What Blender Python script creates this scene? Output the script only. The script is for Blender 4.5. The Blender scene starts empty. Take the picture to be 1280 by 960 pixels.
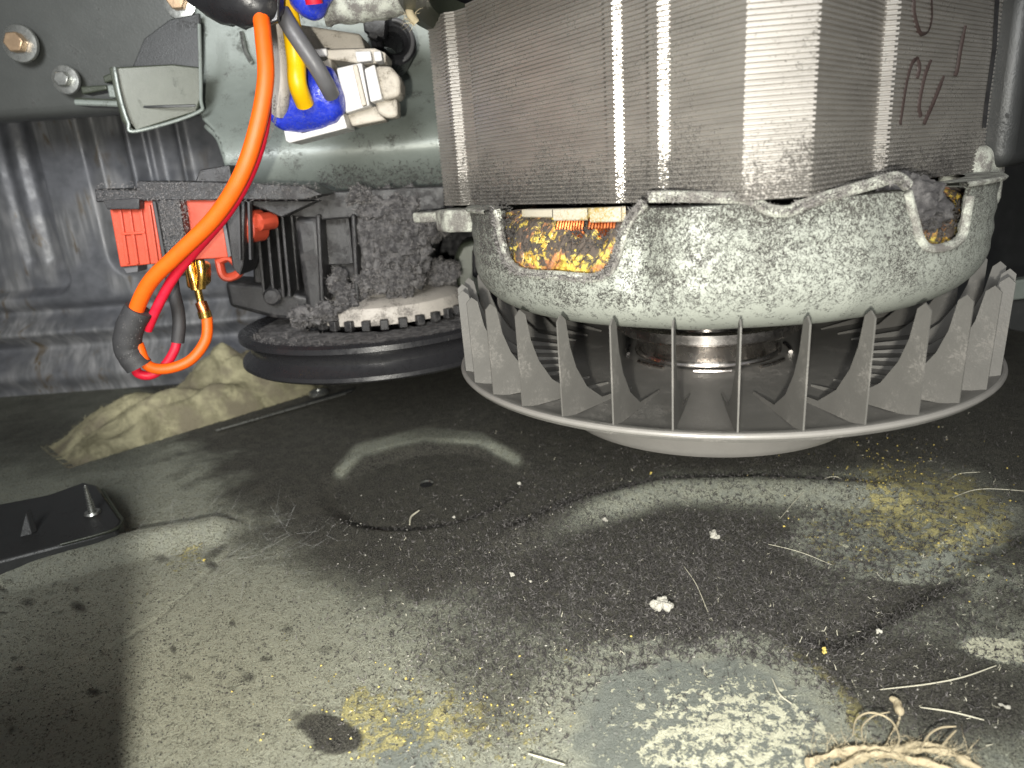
import bpy, bmesh, math, random
import numpy as np
from mathutils import Vector, Matrix, noise as mnoise
random.seed(7); rng = np.random.default_rng(7)
S = 0.01                      # everything below is written in centimetres
scn = bpy.context.scene
C = bpy.data.collections.new('Scene_objects'); scn.collection.children.link(C)

# ------------------------------------------------------------------ camera
PT, RL, FPX, CZ = math.radians(17.0), math.radians(-4.2), 850.0, 12.0
_R = Vector((1, 0, 0)); FW = Vector((0, math.cos(PT), -math.sin(PT))); _U = Vector((0, math.sin(PT), math.cos(PT)))
RT = math.cos(RL)*_R + math.sin(RL)*_U; UP = -math.sin(RL)*_R + math.cos(RL)*_U
cam_d = bpy.data.cameras.new('camera'); cam = bpy.data.objects.new('camera', cam_d); C.objects.link(cam)
M = Matrix((RT, UP, -FW)).transposed().to_4x4(); M.translation = Vector((0, 0, CZ))*S
cam.matrix_world = M
cam_d.sensor_width = 36; cam_d.lens = FPX/1280*36; cam_d.clip_start = 0.005; cam_d.clip_end = 20
cam_d.dof.use_dof = True; cam_d.dof.focus_distance = 0.20; cam_d.dof.aperture_fstop = 18
scn.camera = cam

# ------------------------------------------------------------------ light
w = bpy.data.worlds.new('World'); scn.world = w; w.use_nodes = True
w.node_tree.nodes['Background'].inputs[0].default_value = (0.85, 0.86, 0.88, 1)
w.node_tree.nodes['Background'].inputs[1].default_value = 0.27
def lamp(name, loc, tgt, power, size, col, spot=None, blend=.6):
    if spot:
        l = bpy.data.lights.new(name, 'SPOT'); l.spot_size = math.radians(spot); l.spot_blend = blend; l.shadow_soft_size = size
    else:
        l = bpy.data.lights.new(name, 'AREA'); l.shape = 'DISK'; l.size = size
    l.energy = power; l.color = col
    o = bpy.data.objects.new(name, l); C.objects.link(o)
    o.location = Vector(loc)*S
    o.rotation_euler = (Vector(tgt)-Vector(loc)).to_track_quat('-Z', 'Y').to_euler()
    return o
lamp('torch_light', (-1.6, -3.5, 11.0), (-1.5, 20, 3.5), 2.8, 0.003, (1, .965, .87), 104, .85)
lamp('wall_fill_light', (-13, 7, 20), (-16, 42, 10.5), 1.9, 0.035, (.96, .97, 1.0), 62, 1.0)  # added fill spot that brightens the rear wall, no real source
lamp('front_fill_light', (-6, -24, 26), (-4, 28, 3), 1.5, 0.16, (.98, .98, .96))  # added soft fill behind the camera, lifts the shaded floor
scn.view_settings.view_transform = 'Standard'; scn.view_settings.look = 'None'
scn.view_settings.exposure = 0.55; scn.view_settings.gamma = 1

# ------------------------------------------------------------------ pixel -> place helpers (reading the photo at a chosen distance)
def ray(px, py): return RT*((px-640)/FPX) - UP*((py-480)/FPX) + FW
def P(px, py, Y):
    d = ray(px, py); t = Y/d.y; return Vector((0, 0, CZ)) + d*t
def Z(px, py, z=0.0):
    d = ray(px, py); t = (z-CZ)/d.z; return Vector((0, 0, CZ)) + d*t
def cyl(px, py, cx, cy, r):
    d = ray(px, py); a = d.x**2+d.y**2; b = -2*(d.x*cx+d.y*cy); c = cx*cx+cy*cy-r*r
    D = b*b-4*a*c; t = (-b-math.sqrt(max(D, 0)))/(2*a); p = Vector((0, 0, CZ))+d*t
    return math.atan2(p.y-cy, p.x-cx), p.z
def topix(X, Y, Zc):
    f = Y*FW.y+(Zc-CZ)*FW.z+X*FW.x; a = X*RT.x+Y*RT.y+(Zc-CZ)*RT.z; b = X*UP.x+Y*UP.y+(Zc-CZ)*UP.z
    f = np.maximum(f, .5)
    return 640+FPX*a/f, 480-FPX*b/f

# ------------------------------------------------------------------ mesh helpers
class MB:
    def __init__(s): s.v = []; s.f = []
    def add(s, v, f):
        n = len(s.v); s.v += [tuple(p) for p in v]; s.f += [tuple(i+n for i in q) for q in f]; return s
    def box(s, c, size, rot=None):
        m = rot or Matrix.Identity(3); c = Vector(c)
        v = [c+m@Vector((x*size[0]/2, y*size[1]/2, z*size[2]/2)) for x in (-1, 1) for y in (-1, 1) for z in (-1, 1)]
        return s.add(v, [(0,1,3,2),(4,6,7,5),(0,4,5,1),(2,3,7,6),(0,2,6,4),(1,5,7,3)])
    def lathe(s, prof, c=(0, 0), seg=64, close=False, a0=0, a1=2*math.pi, ax=None):
        full = abs(a1-a0-2*math.pi) < 1e-6; n = seg if full else seg+1
        v = []
        for i in range(n):
            a = a0+(a1-a0)*i/seg
            for r, z in prof: v.append((c[0]+r*math.cos(a), c[1]+r*math.sin(a), z))
        m = len(prof); f = []
        for i in range(seg):
            j = (i+1) % n
            for k in range(m-1 if not close else m):
                l = (k+1) % m; f.append((i*m+k, j*m+k, j*m+l, i*m+l))
        if ax is not None:   # ax = matrix applied to points (local z axis lathe)
            v = [ax@Vector(p) for p in v]
        return s.add(v, f)
    def tube(s, path, r, seg=12, cap=True, flat=1.0, closed=False):
        path = [Vector(p) for p in path]; n = len(path)
        rr = [float(q) for q in r] if isinstance(r, (list, tuple)) else [float(r)]*n
        v = []; prevN = None
        for i, p in enumerate(path):
            if closed: t = path[(i+1) % n]-path[i-1]
            else: t = path[min(i+1, n-1)]-path[max(i-1, 0)]
            t = t.normalized() if t.length > 1e-9 else Vector((0, 0, 1))
            if prevN is None:
                N = t.cross(Vector((0, 1, 0.13))); N = N.normalized() if N.length > 1e-4 else t.orthogonal().normalized()
            else: N = (prevN - t*prevN.dot(t)).normalized()
            prevN = N; B = t.cross(N)
            for k in range(seg):
                a = 2*math.pi*k/seg; v.append(p+rr[i]*(N*math.cos(a)+B*math.sin(a)*flat))
        f = []
        for i in range(n if closed else n-1):
            j = (i+1) % n
            for k in range(seg):
                l = (k+1) % seg; f.append((i*seg+k, i*seg+l, j*seg+l, j*seg+k))
        if cap and not closed:
            f.append(tuple(range(seg))[::-1]); f.append(tuple((n-1)*seg+k for k in range(seg)))
        return s.add(v, f)
    def prism(s, poly, d):      # poly: 3-D points, d: extrusion vector
        n = len(poly); poly = [Vector(p) for p in poly]; d = Vector(d)
        v = poly+[p+d for p in poly]
        f = [tuple(range(n)), tuple(range(2*n-1, n-1, -1))]+[(i, i+n, (i+1) % n+n, (i+1) % n) for i in range(n)]
        return s.add(v, f)
    def pprism(s, pix, Y, depth):  # outline read off the photo at distance Y, given real thickness
        return s.prism([P(x, y, Y) for x, y in pix], (0, depth, 0))
    def build(s, name, mat, parent=None, bevel=0, smooth=True, ang=35, seg=2, fixn=True, disp=None, sub=0):
        me = bpy.data.meshes.new(name); me.from_pydata([(a*S, b*S, c*S) for a, b, c in s.v], [], s.f)
        if fixn:
            bm = bmesh.new(); bm.from_mesh(me); bmesh.ops.recalc_face_normals(bm, faces=bm.faces)
            if sub: bmesh.ops.subdivide_edges(bm, edges=bm.edges, cuts=sub, use_grid_fill=True)
            bm.to_mesh(me); bm.free()
        return finish(me, name, mat, parent, bevel, smooth, ang, seg, disp)
def finish(me, name, mat, parent=None, bevel=0, smooth=True, ang=35, seg=2, disp=None):
    if disp:
        n = len(me.vertices); co = np.empty(n*3); me.vertices.foreach_get('co', co); co = co.reshape(-1, 3)
        nr = np.empty(n*3); me.vertices.foreach_get('normal', nr); nr = nr.reshape(-1, 3)
        amp, sc = disp[:2]; sd = disp[2] if len(disp) > 2 else 0
        dd = np.array([mnoise.fractal(Vector((c/S*sc)+sd), 1.0, 2.0, 4) for c in co])
        co = co+nr*(dd*amp*S)[:, None]; me.vertices.foreach_set('co', co.ravel()); me.update()
    o = bpy.data.objects.new(name, me); C.objects.link(o)
    if mat: me.materials.append(mat)
    if smooth:
        me.polygons.foreach_set('use_smooth', [True]*len(me.polygons)); me.set_sharp_from_angle(angle=math.radians(ang))
    if bevel:
        b = o.modifiers.new('bevel', 'BEVEL'); b.width = bevel*S; b.segments = seg; b.limit_method = 'ANGLE'; b.angle_limit = math.radians(30)
    if parent: o.parent = parent
    return o
def grid_mesh(name, X, Y, Zz, mat, parent=None, attr=None, mask=None, back=False):
    ny, nx = X.shape; v = np.stack([X, Y, Zz], -1).reshape(-1, 3)*S
    idx = np.arange(nx*ny).reshape(ny, nx)
    f = np.stack([idx[:-1, :-1], idx[:-1, 1:], idx[1:, 1:], idx[1:, :-1]], -1).reshape(-1, 4)
    if mask is not None: f = f[mask[:-1, :-1].reshape(-1)]
    me = bpy.data.meshes.new(name); me.vertices.add(len(v)); me.vertices.foreach_set('co', v.ravel())
    me.loops.add(len(f)*4); me.loops.foreach_set('vertex_index', f.ravel().astype(np.int32))
    me.polygons.add(len(f)); me.polygons.foreach_set('loop_start', np.arange(len(f))*4)
    me.update(calc_edges=True); me.validate()
    if attr is not None:
        a = me.color_attributes.new('dirt_shade', 'FLOAT_COLOR', 'POINT'); a.data.foreach_set('color', attr.reshape(-1, 4).ravel().astype(np.float32))
    return finish(me, name, mat, parent, ang=70)
def catmull(pts, n=8):
    pts = [Vector(p) for p in pts]; q = [pts[0]*2-pts[1]]+pts+[pts[-1]*2-pts[-2]]; out = []
    for i in range(1, len(q)-2):
        for k in range(n):
            t = k/n; a, b, c, d = q[i-1:i+3]
            out.append(.5*((2*b)+(c-a)*t+(2*a-5*b+4*c-d)*t*t+(-a+3*b-3*c+d)*t**3))
    return out+[pts[-1]]
def thing(name, label, cat, loc=(0, 0, 0), group=None):
    o = bpy.data.objects.new(name, None); C.objects.link(o); o.empty_display_size = .01
    o['label'] = label; o['category'] = cat
    if group: o['group'] = group
    return o
def tag(o, label=None, cat=None, group=None, kind=None):
    if label: o['label'] = label
    if cat: o['category'] = cat
    if group: o['group'] = group
    if kind: o['kind'] = kind
    return o
def fuzz(name, pts, nrm, n, ln, wd, mat, parent=None, lie=.5):   # short lint fibres standing on given surface points
    pts = np.asarray(pts, float); nrm = np.asarray(nrm, float)
    i = rng.integers(0, len(pts), n); p = pts[i]+rng.normal(0, .02, (n, 3)); d = nrm[i]*rng.uniform(.1, 1, (n, 1))*lie+rng.normal(0, .5, (n, 3))
    d /= np.linalg.norm(d, axis=1)[:, None]+1e-9; L = ln*rng.uniform(.3, 1.2, (n, 1))
    s = np.cross(d, rng.normal(0, 1, (n, 3))); s /= np.linalg.norm(s, axis=1)[:, None]+1e-9; s *= wd
    m = p+d*L*.5+rng.normal(0, 1, (n, 3))*L*.15; e = p+d*L
    v = np.stack([p-s, p+s, m+s*.8, m-s*.8, e], 1).reshape(-1, 3)
    b = (np.arange(n)*5)[:, None]
    f = [tuple(q) for q in np.concatenate([b+np.array([[0, 1, 2, 3]])]).tolist()]+[tuple(q) for q in (b+np.array([[3, 2, 4]])).tolist()]
    me = bpy.data.meshes.new(name); me.from_pydata((v*S).tolist(), [], f)
    o = finish(me, name, mat, parent, smooth=False); o['kind'] = 'stuff'; return o

# ------------------------------------------------------------------ materials
class NT:
    def __init__(s, name):
        s.m = bpy.data.materials.new(name); s.m.use_nodes = True; s.t = s.m.node_tree; s.b = s.t.nodes['Principled BSDF']
        tc = s.t.nodes.new('ShaderNodeTexCoord'); mp = s.t.nodes.new('ShaderNodeMapping'); mp.inputs['Scale'].default_value = (100, 100, 100)
        s.t.links.new(tc.outputs['Object'], mp.inputs[0]); s.co = mp.outputs[0]
    def L(s, a, b): s.t.links.new(a, b)
    def val(s, sock, v):
        if hasattr(v, 'is_output'): s.L(v, sock)
        elif v is not None: sock.default_value = v
    def noise(s, scale, detail=4, rough=.6, dist=0, stretch=None, kind='f'):
        co = s.co
        if stretch:
            mp = s.t.nodes.new('ShaderNodeMapping'); mp.inputs['Scale'].default_value = stretch; s.L(co, mp.inputs[0]); co = mp.outputs[0]
        n = s.t.nodes.new('ShaderNodeTexNoise'); s.L(co, n.inputs['Vector']); n.inputs['Scale'].default_value = scale
        n.inputs['Detail'].default_value = detail; n.inputs['Roughness'].default_value = rough; n.inputs['Distortion'].default_value = dist
        return n.outputs['Fac']
    def vor(s, scale, feat='F1', out='Distance', rand=1):
        n = s.t.nodes.new('ShaderNodeTexVoronoi'); n.feature = feat; s.L(s.co, n.inputs['Vector']); n.inputs['Scale'].default_value = scale
        n.inputs['Randomness'].default_value = rand; return n.outputs[out]
    def ss(s, x, a, b, lo=0., hi=1.):
        n = s.t.nodes.new('ShaderNodeMapRange'); n.interpolation_type = 'SMOOTHSTEP'; s.val(n.inputs[0], x)
        for k, q in zip((1, 2, 3, 4), (a, b, lo, hi)): s.val(n.inputs[k], q)
        return n.outputs[0]
    def math(s, op, a, b=None):
        n = s.t.nodes.new('ShaderNodeMath'); n.operation = op; s.val(n.inputs[0], a); s.val(n.inputs[1], b); return n.outputs[0]
    def mix(s, f, a, b):
        n = s.t.nodes.new('ShaderNodeMix'); n.data_type = 'RGBA'; s.val(n.inputs[0], f)
        for k, q in ((6, a), (7, b)): s.val(n.inputs[k], (*q, 1) if isinstance(q, tuple) and len(q) == 3 else q)
        return n.outputs[2]
    def attr(s, name='dirt_shade'):
        n = s.t.nodes.new('ShaderNodeAttribute'); n.attribute_name = name; q = s.t.nodes.new('ShaderNodeSeparateColor'); s.L(n.outputs['Color'], q.inputs[0]); return q.outputs, n.outputs['Alpha']
    def sep(s):
        q = s.t.nodes.new('ShaderNodeSeparateXYZ'); s.L(s.co, q.inputs[0]); return q.outputs
    def bump(s, h, strength=.5, dist=.02, nrm=None):
        n = s.t.nodes.new('ShaderNodeBump'); s.L(h, n.inputs['Height']); n.inputs['Strength'].default_value = strength; n.inputs['Distance'].default_value = dist*S
        if nrm: s.L(nrm, n.inputs['Normal'])
        return n.outputs[0]
    def out(s, col, rough=.6, metal=0., nrm=None, spec=None, coat=None):
        s.val(s.b.inputs['Base Color'], (*col, 1) if isinstance(col, tuple) and len(col) == 3 else col)
        s.val(s.b.inputs['Roughness'], rough); s.val(s.b.inputs['Metallic'], metal)
        if nrm: s.L(nrm, s.b.inputs['Normal'])
        if spec is not None: s.b.inputs['Specular IOR Level'].default_value = spec
        if coat: s.b.inputs['Coat Weight'].default_value = coat
        return s.m
def dusty(name, base, dust=(.045, .042, .04), amount=.35, rough=.5, metal=0., scale=6, bumpd=.02, spec=None, fleck=.5, hi=None):
    n = NT(name); a = n.noise(scale*.25, 4, .6); b = n.noise(scale*3, 3, .7, 1.5)
    m = n.ss(n.math('ADD', n.math('MULTIPLY', a, .6), n.math('MULTIPLY', b, .5)), .78-amount*.6, .95-amount*.6)
    tone = n.mix(n.noise(scale*.5, 3), tuple(c*.8 for c in base), tuple(min(1, c*1.15) for c in base))
    c = n.mix(m, tone, dust)
    if hi: c = n.mix(n.ss(n.noise(scale*5, 2, .7), .62, .72), c, hi)
    r = n.ss(m, 0, 1, rough, .95)
    return n.out(c, r, n.ss(m, 0, 1, metal, 0.) if metal else 0., n.bump(n.math('ADD', m, n.noise(scale*6, 3)), .5, bumpd), spec)
def plain(name, base, rough=.5, metal=0., spec=None, grain=.015, var=.15):
    n = NT(name); t = n.noise(1.2, 5, .65); c = n.mix(t, tuple(x*(1-var) for x in base), tuple(min(1, x*(1+var)) for x in base))
    return n.out(c, n.ss(n.noise(4, 4), .3, .7, rough*.8, min(1, rough*1.25)), metal, n.bump(n.noise(14, 4), .3, grain), spec)

# floor: painted pan, dark dust with painted shade and highlights, yellow and white corrosion (dirt = R dark, G yellow, B white)
n = NT('dirty_pan'); ch, al = n.attr()
fine = n.noise(16, 4, .75, 1.2); med = n.noise(3.5, 5, .7, .5); big = n.noise(.55, 4, .6)
paint = n.mix(n.ss(med, .35, .65), (.33, .35, .30), (.46, .475, .38))
paint = n.mix(n.math('MULTIPLY', al, n.ss(fine, .3, .6)), paint, (.60, .59, .44))
speck = n.ss(n.math('ADD', n.math('MULTIPLY', fine, .75), n.math('MULTIPLY', med, .35)), .55, .64)
yw = n.ss(n.math('ADD', ch[1], n.math('ADD', n.math('MULTIPLY', n.noise(2.6, 5, .8, .2), 1.5), n.math('MULTIPLY', fine, .5))), 1.50, 1.62)
ww = n.ss(n.math('ADD', ch[2], n.math('ADD', n.math('MULTIPLY', n.noise(3.6, 4, .75, .2), 1.6), n.math('MULTIPLY', n.noise(11, 3, .8), .6))), 1.60, 1.68)
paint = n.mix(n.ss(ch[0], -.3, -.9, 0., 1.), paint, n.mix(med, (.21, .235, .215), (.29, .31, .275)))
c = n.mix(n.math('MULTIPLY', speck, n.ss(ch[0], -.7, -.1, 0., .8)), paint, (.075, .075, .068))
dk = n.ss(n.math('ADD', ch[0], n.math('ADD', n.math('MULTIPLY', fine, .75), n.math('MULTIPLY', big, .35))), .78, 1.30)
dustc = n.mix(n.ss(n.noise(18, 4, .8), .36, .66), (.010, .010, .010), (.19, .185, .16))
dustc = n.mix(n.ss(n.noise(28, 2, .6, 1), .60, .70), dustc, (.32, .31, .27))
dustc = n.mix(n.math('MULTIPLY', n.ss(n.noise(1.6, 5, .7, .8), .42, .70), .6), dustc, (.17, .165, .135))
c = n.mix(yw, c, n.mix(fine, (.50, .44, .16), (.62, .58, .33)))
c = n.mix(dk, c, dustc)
c = n.mix(ww, c, (.80, .80, .62))
h = n.math('ADD', n.math('MULTIPLY', dk, n.noise(20, 4, .8)), n.math('ADD', n.math('MULTIPLY', fine, .6), n.math('MULTIPLY', n.math('ADD', yw, ww), .4)))
m_floor = n.out(c, n.ss(dk, 0, .8, .72, 1.), 0, n.bump(h, 1.0, .2), .2)

n = NT('galvanised_wall')
st = n.noise(.6, 5, .65, .6, (3.5, 1, .35)); mt = n.noise(1.1, 3)
c = n.mix(n.ss(st, .35, .7), (.15, .155, .16), (.33, .33, .335)); c = n.mix(n.ss(n.noise(.5, 5, .7, 1.2, (2, 1, .5)), .56, .66), c, (.13, .10, .06))
c = n.mix(n.ss(n.noise(.16, 3), .42, .58), c, n.mix(mt, (.06, .065, .07), (.20, .205, .225)))
m_wall = n.out(c, n.ss(mt, .3, .7, .34, .55), .15, n.bump(n.noise(.8, 3), .3, .1))
n = NT('speckled_bell')     # pale green-grey paint under worm-like dust flecks
v1 = n.noise(17, 4, .72, 2.0); v2 = n.noise(9, 4, .7, 1.8); z = n.sep()[2]
topd = n.ss(z, 9.9, 11.2); big = n.noise(.8, 4, .6)
low = n.ss(z, 8.2, 9.0, -.10, 0.)
thr = n.math('ADD', n.math('ADD', n.math('MULTIPLY', v1, .7), n.math('MULTIPLY', v2, .4)), n.math('ADD', n.math('MULTIPLY', topd, .045), n.math('ADD', low, n.math('MULTIPLY', n.math('SUBTRACT', big, .5), .22))))
worm = n.math('MULTIPLY', n.ss(n.math('ABSOLUTE', n.math('SUBTRACT', n.noise(7, 3, .6, 1.2), .5)), .030, .012), n.ss(n.math('ADD', n.noise(4, 3, .6), low), .44, .52))
fl = n.math('MAXIMUM', n.ss(thr, .590, .606), worm)
pc = n.mix(big, (.245, .262, .235), (.33, .345, .305))
c = n.mix(fl, pc, (.045, .042, .038))
m_bell = n.out(c, n.ss(fl, 0, 1, .5, .95), 0, n.bump(fl, .8, .035))
m_rim = dusty('dusty_bell_lip', (.55, .57, .50), (.16, .15, .14), .55, .5, 0, 10, .04)
n = NT('laminated_steel')
z = n.sep()[2]; v = n.noise(9, 4, .75, 1.8); big = n.noise(.5, 4, .6)
dst = n.ss(n.math('ADD', n.math('ADD', v, n.math('MULTIPLY', big, .30)), n.ss(z, 13.0, 11.2, 0., .16)),   .74, .80)
st2 = n.mix(n.noise(.7, 4, .6, .3, (1, 1, 4)), (.36, .34, .315), (.60, .575, .535))
c = n.mix(dst, st2, (.10, .094, .085))
m_lam = n.out(c, n.ss(dst, 0, 1, .40, .95), n.ss(dst, 0, 1, .75, 0.), n.bump(dst, .6, .02))
m_steel = plain('turned_steel', (.55, .52, .49), .24, 1.0, grain=.004)
m_fan = dusty('grey_fan_plastic', (.10, .097, .09), (.16, .152, .14), .38, .55, 0, 3, .01)
m_fanrim = plain('grey_fan_rim', (.19, .183, .172), .42, 0., .5, .006)
m_black = dusty('black_plastic', (.014, .014, .015), (.07, .067, .067), .38, .38, 0, 7, .025, .5, hi=(.16, .155, .155))
m_blackc = plain('clean_black_plastic', (.018, .018, .020), .30, 0., .5)
m_dust = dusty('grey_lint', (.045, .043, .045), (.15, .145, .145), .5, .95, 0, 14, .10)
m_fib = plain('lint_fibre', (.19, .18, .175), .9); m_fibd = plain('dark_lint_fibre', (.05, .047, .045), .9); m_fibl = plain('pale_fibre', (.55, .53, .42), .7)
m_red = dusty('red_plastic', (.46, .062, .03), (.20, .04, .025), .22, .42, 0, 6, .015)
m_orange = dusty('orange_wire', (.80, .105, .002), (.30, .07, .02), .14, .5, 0, 7, .012)
m_redw = plain('red_wire', (.55, .008, .03), .5, 0, .4, .01)
m_yel = plain('yellow_wire', (.74, .43, .003), .35, 0, .5, .004)
m_whitew = dusty('white_wire', (.42, .39, .35), (.13, .12, .11), .42, .45, 0, 5)
m_greyw = plain('grey_wire', (.10, .10, .105), .42)
m_sleeve = dusty('grey_shrink_sleeve', (.035, .035, .037), (.12, .115, .11), .25, .6, 0, 8)
m_white = dusty('white_connector_plastic', (.62, .61, .60), (.20, .18, .15), .20, .32, 0, 4, .02)
m_ins = dusty('stained_insulator', (.42, .39, .32), (.28, .20, .05), .45, .5, 0, 4)
m_beige = dusty('dusty_connector_plastic', (.47, .43, .37), (.15, .13, .10), .36, .5, 0, 7, .03)
n = NT('blue_sealant'); m_blue = n.out(n.mix(n.ss(n.noise(11, 4, .8, 1), .55, .68), n.mix(n.noise(2, 3), (.008, .02, .36), (.03, .06, .60)), (.12, .13, .25)), n.ss(n.noise(5, 3), .4, .6, .16, .5), 0, n.bump(n.noise(4, 4), .6, .06), .6)
m_brass = plain('brass', (.80, .50, .13), .25, 1.0); m_copper = plain('copper', (.70, .22, .08), .3, 1.0)
m_green = dusty('olive_grey_sheet', (.048, .055, .040), (.05, .05, .045), .22, .36, .15, 5, .015)
m_pale = dusty('pale_green_sheet', (.20, .225, .205), (.045, .045, .04), .36, .34, .15, 5, .015)
m_dark = dusty('dark_painted_steel', (.05, .052, .052), (.03, .03, .03), .3, .42, .3, 3)
m_cross = dusty('grey_crossmember', (.095, .10, .095), (.045, .045, .042), .3, .38, .2, 1.5)
m_void = plain('shadowed_black_steel', (.006, .006, .007), .8)  # near-black base puts the shade of gaps and openings into the colour
m_bolt = plain('tan_zinc_bolt', (.62, .44, .28), .35, .8)
m_zinc = plain('zinc', (.46, .47, .44), .3, .9)
n = NT('winding_varnish'); z = n.sep()[2]; a = n.noise(3.2, 5, .75, 1.0); b = n.noise(5, 3, .6, .8)
c = n.mix(n.ss(a, .35, .6), (.40, .20, .04), (.66, .54, .11)); c = n.mix(n.ss(n.noise(1.7, 3), .5, .62), c, (.42, .19, .09))
dd = n.ss(n.math('ADD', n.math('ADD', n.math('MULTIPLY', b, .5), n.math('MULTIPLY', n.noise(1.3, 3), .5)), n.ss(z, 9.3, 10.3, 0., .16)), .57, .66)
m_wind = n.out(n.mix(dd, c, (.075, .06, .05)), n.ss(dd, 0, 1, .28, .9), 0, n.bump(n.math('ADD', a, b), .8, .05))
n = NT('rag_cloth'); a = n.noise(.7, 5, .65, .6); c = n.mix(n.ss(a, .3, .7), (.13, .12, .07), (.37, .345, .215)); c = n.mix(n.ss(n.noise(.5, 3), .45, .65), c, (.17, .15, .10))
m_rag = n.out(c, .85, 0, n.bump(n.noise(5, 5, .7), .6, .08))
m_ink = plain('brown_marker_ink', (.03, .018, .016), .7)
m_crumb = plain('pale_crumb', (.42, .41, .36), .9, var=.5); m_ycr = plain('yellow_crumb', (.62, .50, .14), .8); m_root = dusty('root_fibre', (.42, .36, .24), (.34, .26, .15), .35, .8, 0, 5)
m_stain = plain('web_fluff', (.42, .43, .42), .9)

# ================================================================== SETTING
def sst(x, a, b): t = np.clip((x-a)/(b-a), 0, 1); return t*t*(3-2*t)
def segdist(X, Y, pts):
    best = np.full(X.shape, 1e9)
    for (ax, ay), (bx, by) in zip(pts[:-1], pts[1:]):
        dx, dy = bx-ax, by-ay; t = np.clip(((X-ax)*dx+(Y-ay)*dy)/(dx*dx+dy*dy+1e-9), 0, 1)
        best = np.minimum(best, np.hypot(X-ax-t*dx, Y-ay-t*dy))
    return best
def fpts(pix): return [tuple(Z(x, y)[:2]) for x, y in pix]
def floor_h(X, Y):
    h = np.zeros_like(X)
    c = Z(532, 597); a = Z(400, 600); R = abs(a.x-c.x)
    d = np.hypot((X-c.x), (Y-c.y)); h -= .5*(1-sst(d, R-1.2, R))                         # round dished seat
    h += .6*(1-sst(segdist(X, Y, fpts([(-120, 742), (60, 712), (180, 682), (268, 666)])), .1, 1.25))          # swage on the left
    h += .45*(1-sst(segdist(X, Y, fpts([(655, 672), (740, 636), (835, 614), (950, 611), (1095, 620)])), .0, 1.35))  # curved swage
    # panel beyond the crease on the right lies higher
    p = fpts([(1050, 555), (1135, 645)]); (x0, y0), (x1, y1) = p; nx, ny = (y1-y0), -(x1-x0); L = math.hypot(nx, ny)
    s = ((X-x0)*nx+(Y-y0)*ny)/L; s = s if ((Z(1250, 560).x-x0)*nx+(Z(1250, 560).y-y0)*ny) > 0 else -s
    h += .28*sst(s, -.1, .35)
    # shallow trough at the lower right
    q = fpts([(1030, 790), (1290, 655)]); h -= .30*(1-sst(segdist(X, Y, q), .1, .9))
    # raised pad at the bottom middle, crease at the left
    t = fpts([(548, 800), (546, 1000)]); h += .10*(1-sst(segdist(X, Y, t), .0, .55))
    u = fpts([(120, 820), (200, 770), (285, 690)]); h -= .05*(1-sst(segdist(X, Y, u), 0, .18))
    return h
def vnoise(X, Y, sc, seed=0, amp=1):
    # cheap smooth value noise
    gx, gy = X*sc+seed*13.7, Y*sc+seed*7.1; ix, iy = np.floor(gx).astype(int), np.floor(gy).astype(int); fx, fy = gx-ix, gy-iy
    def hsh(i, j): return np.modf(np.abs(np.sin(i*127.1+j*311.7+seed*17.3)*43758.5453))[0]
    fx = fx*fx*(3-2*fx); fy = fy*fy*(3-2*fy)
    return amp*((hsh(ix, iy)*(1-fx)+hsh(ix+1, iy)*fx)*(1-fy)+(hsh(ix, iy+1)*(1-fx)+hsh(ix+1, iy+1)*fx)*fy)
def warp(X, Y, k=1.0): return vnoise(X, Y, .8, 1)+.5*vnoise(X, Y, 1.9, 2)+.25*vnoise(X, Y, 4.5, 3)-.875
xs = np.concatenate([np.linspace(-60, -22, 60), np.linspace(-21.9, 21.9, 620), np.linspace(22, 60, 60)]); ys = np.concatenate([np.linspace(-20, 6, 40), np.linspace(6.1, 46.5, 560)])
X, Y = np.meshgrid(xs, ys); H = floor_h(X, Y)
H += .02*(vnoise(X, Y, 3, 5)+vnoise(X, Y, 8, 6)-1)
U, V = topix(X, Y, H); wp = warp(X, Y)
def G(px, py, rx, ry, rot=0):
    dx, dy = U-px, V-py; c_, s_ = math.cos(math.radians(rot)), math.sin(math.radians(rot))
    a, b = (dx*c_+dy*s_)/rx, (-dx*s_+dy*c_)/ry; return np.exp(-(a*a+b*b)/1.0)
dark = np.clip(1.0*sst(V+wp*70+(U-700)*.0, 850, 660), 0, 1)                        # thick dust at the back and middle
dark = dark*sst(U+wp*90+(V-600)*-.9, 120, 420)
dark = np.maximum(dark, .95*G(860, 760, 260, 130, 12)); dark = np.maximum(dark, 1.0*G(1120, 850, 260, 80, 10)); dark = np.maximum(dark, .75*G(680, 720, 150, 120))
dark = np.maximum(dark, .55*G(620, 830, 130, 120))
dark = np.maximum(dark, .9*sst(segdist(U, V, [(1010, 790), (1290, 660)])+wp*20, 60, 15))  # shadow band of the trough painted as a dark tone
dark = dark*(1-.85*G(1160, 650, 160, 80, 0))*(1-.95*G(900, 900, 150, 75, 0))*(1-.93*np.exp(-(segdist(U, V, [(655, 680), (740, 640), (835, 612), (1095, 618)])/26)**2)*sst(U, 600, 800))  # dust thinned along the curved ridge to paint its highlight
dark = dark*(1-.88*np.exp(-(segdist(U, V, [(425, 590), (450, 562), (530, 543), (600, 550), (645, 575)])/11)**2))  # far rim of the dish cleared of dust to paint its highlight
dark = np.maximum(dark, .8*sst(G(412, 912, 50, 26, 25)+wp*.7, .35, .75)); dark = np.maximum(dark, .6*G(270, 690, 22, 8, -30))
for _ in range(70):
    px, py = random.uniform(-60, 420), random.uniform(690, 1000); dark = np.maximum(dark, random.uniform(.3, .75)*G(px, py, random.uniform(4, 13), random.uniform(3, 8), random.uniform(-40, 40)))
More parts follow.
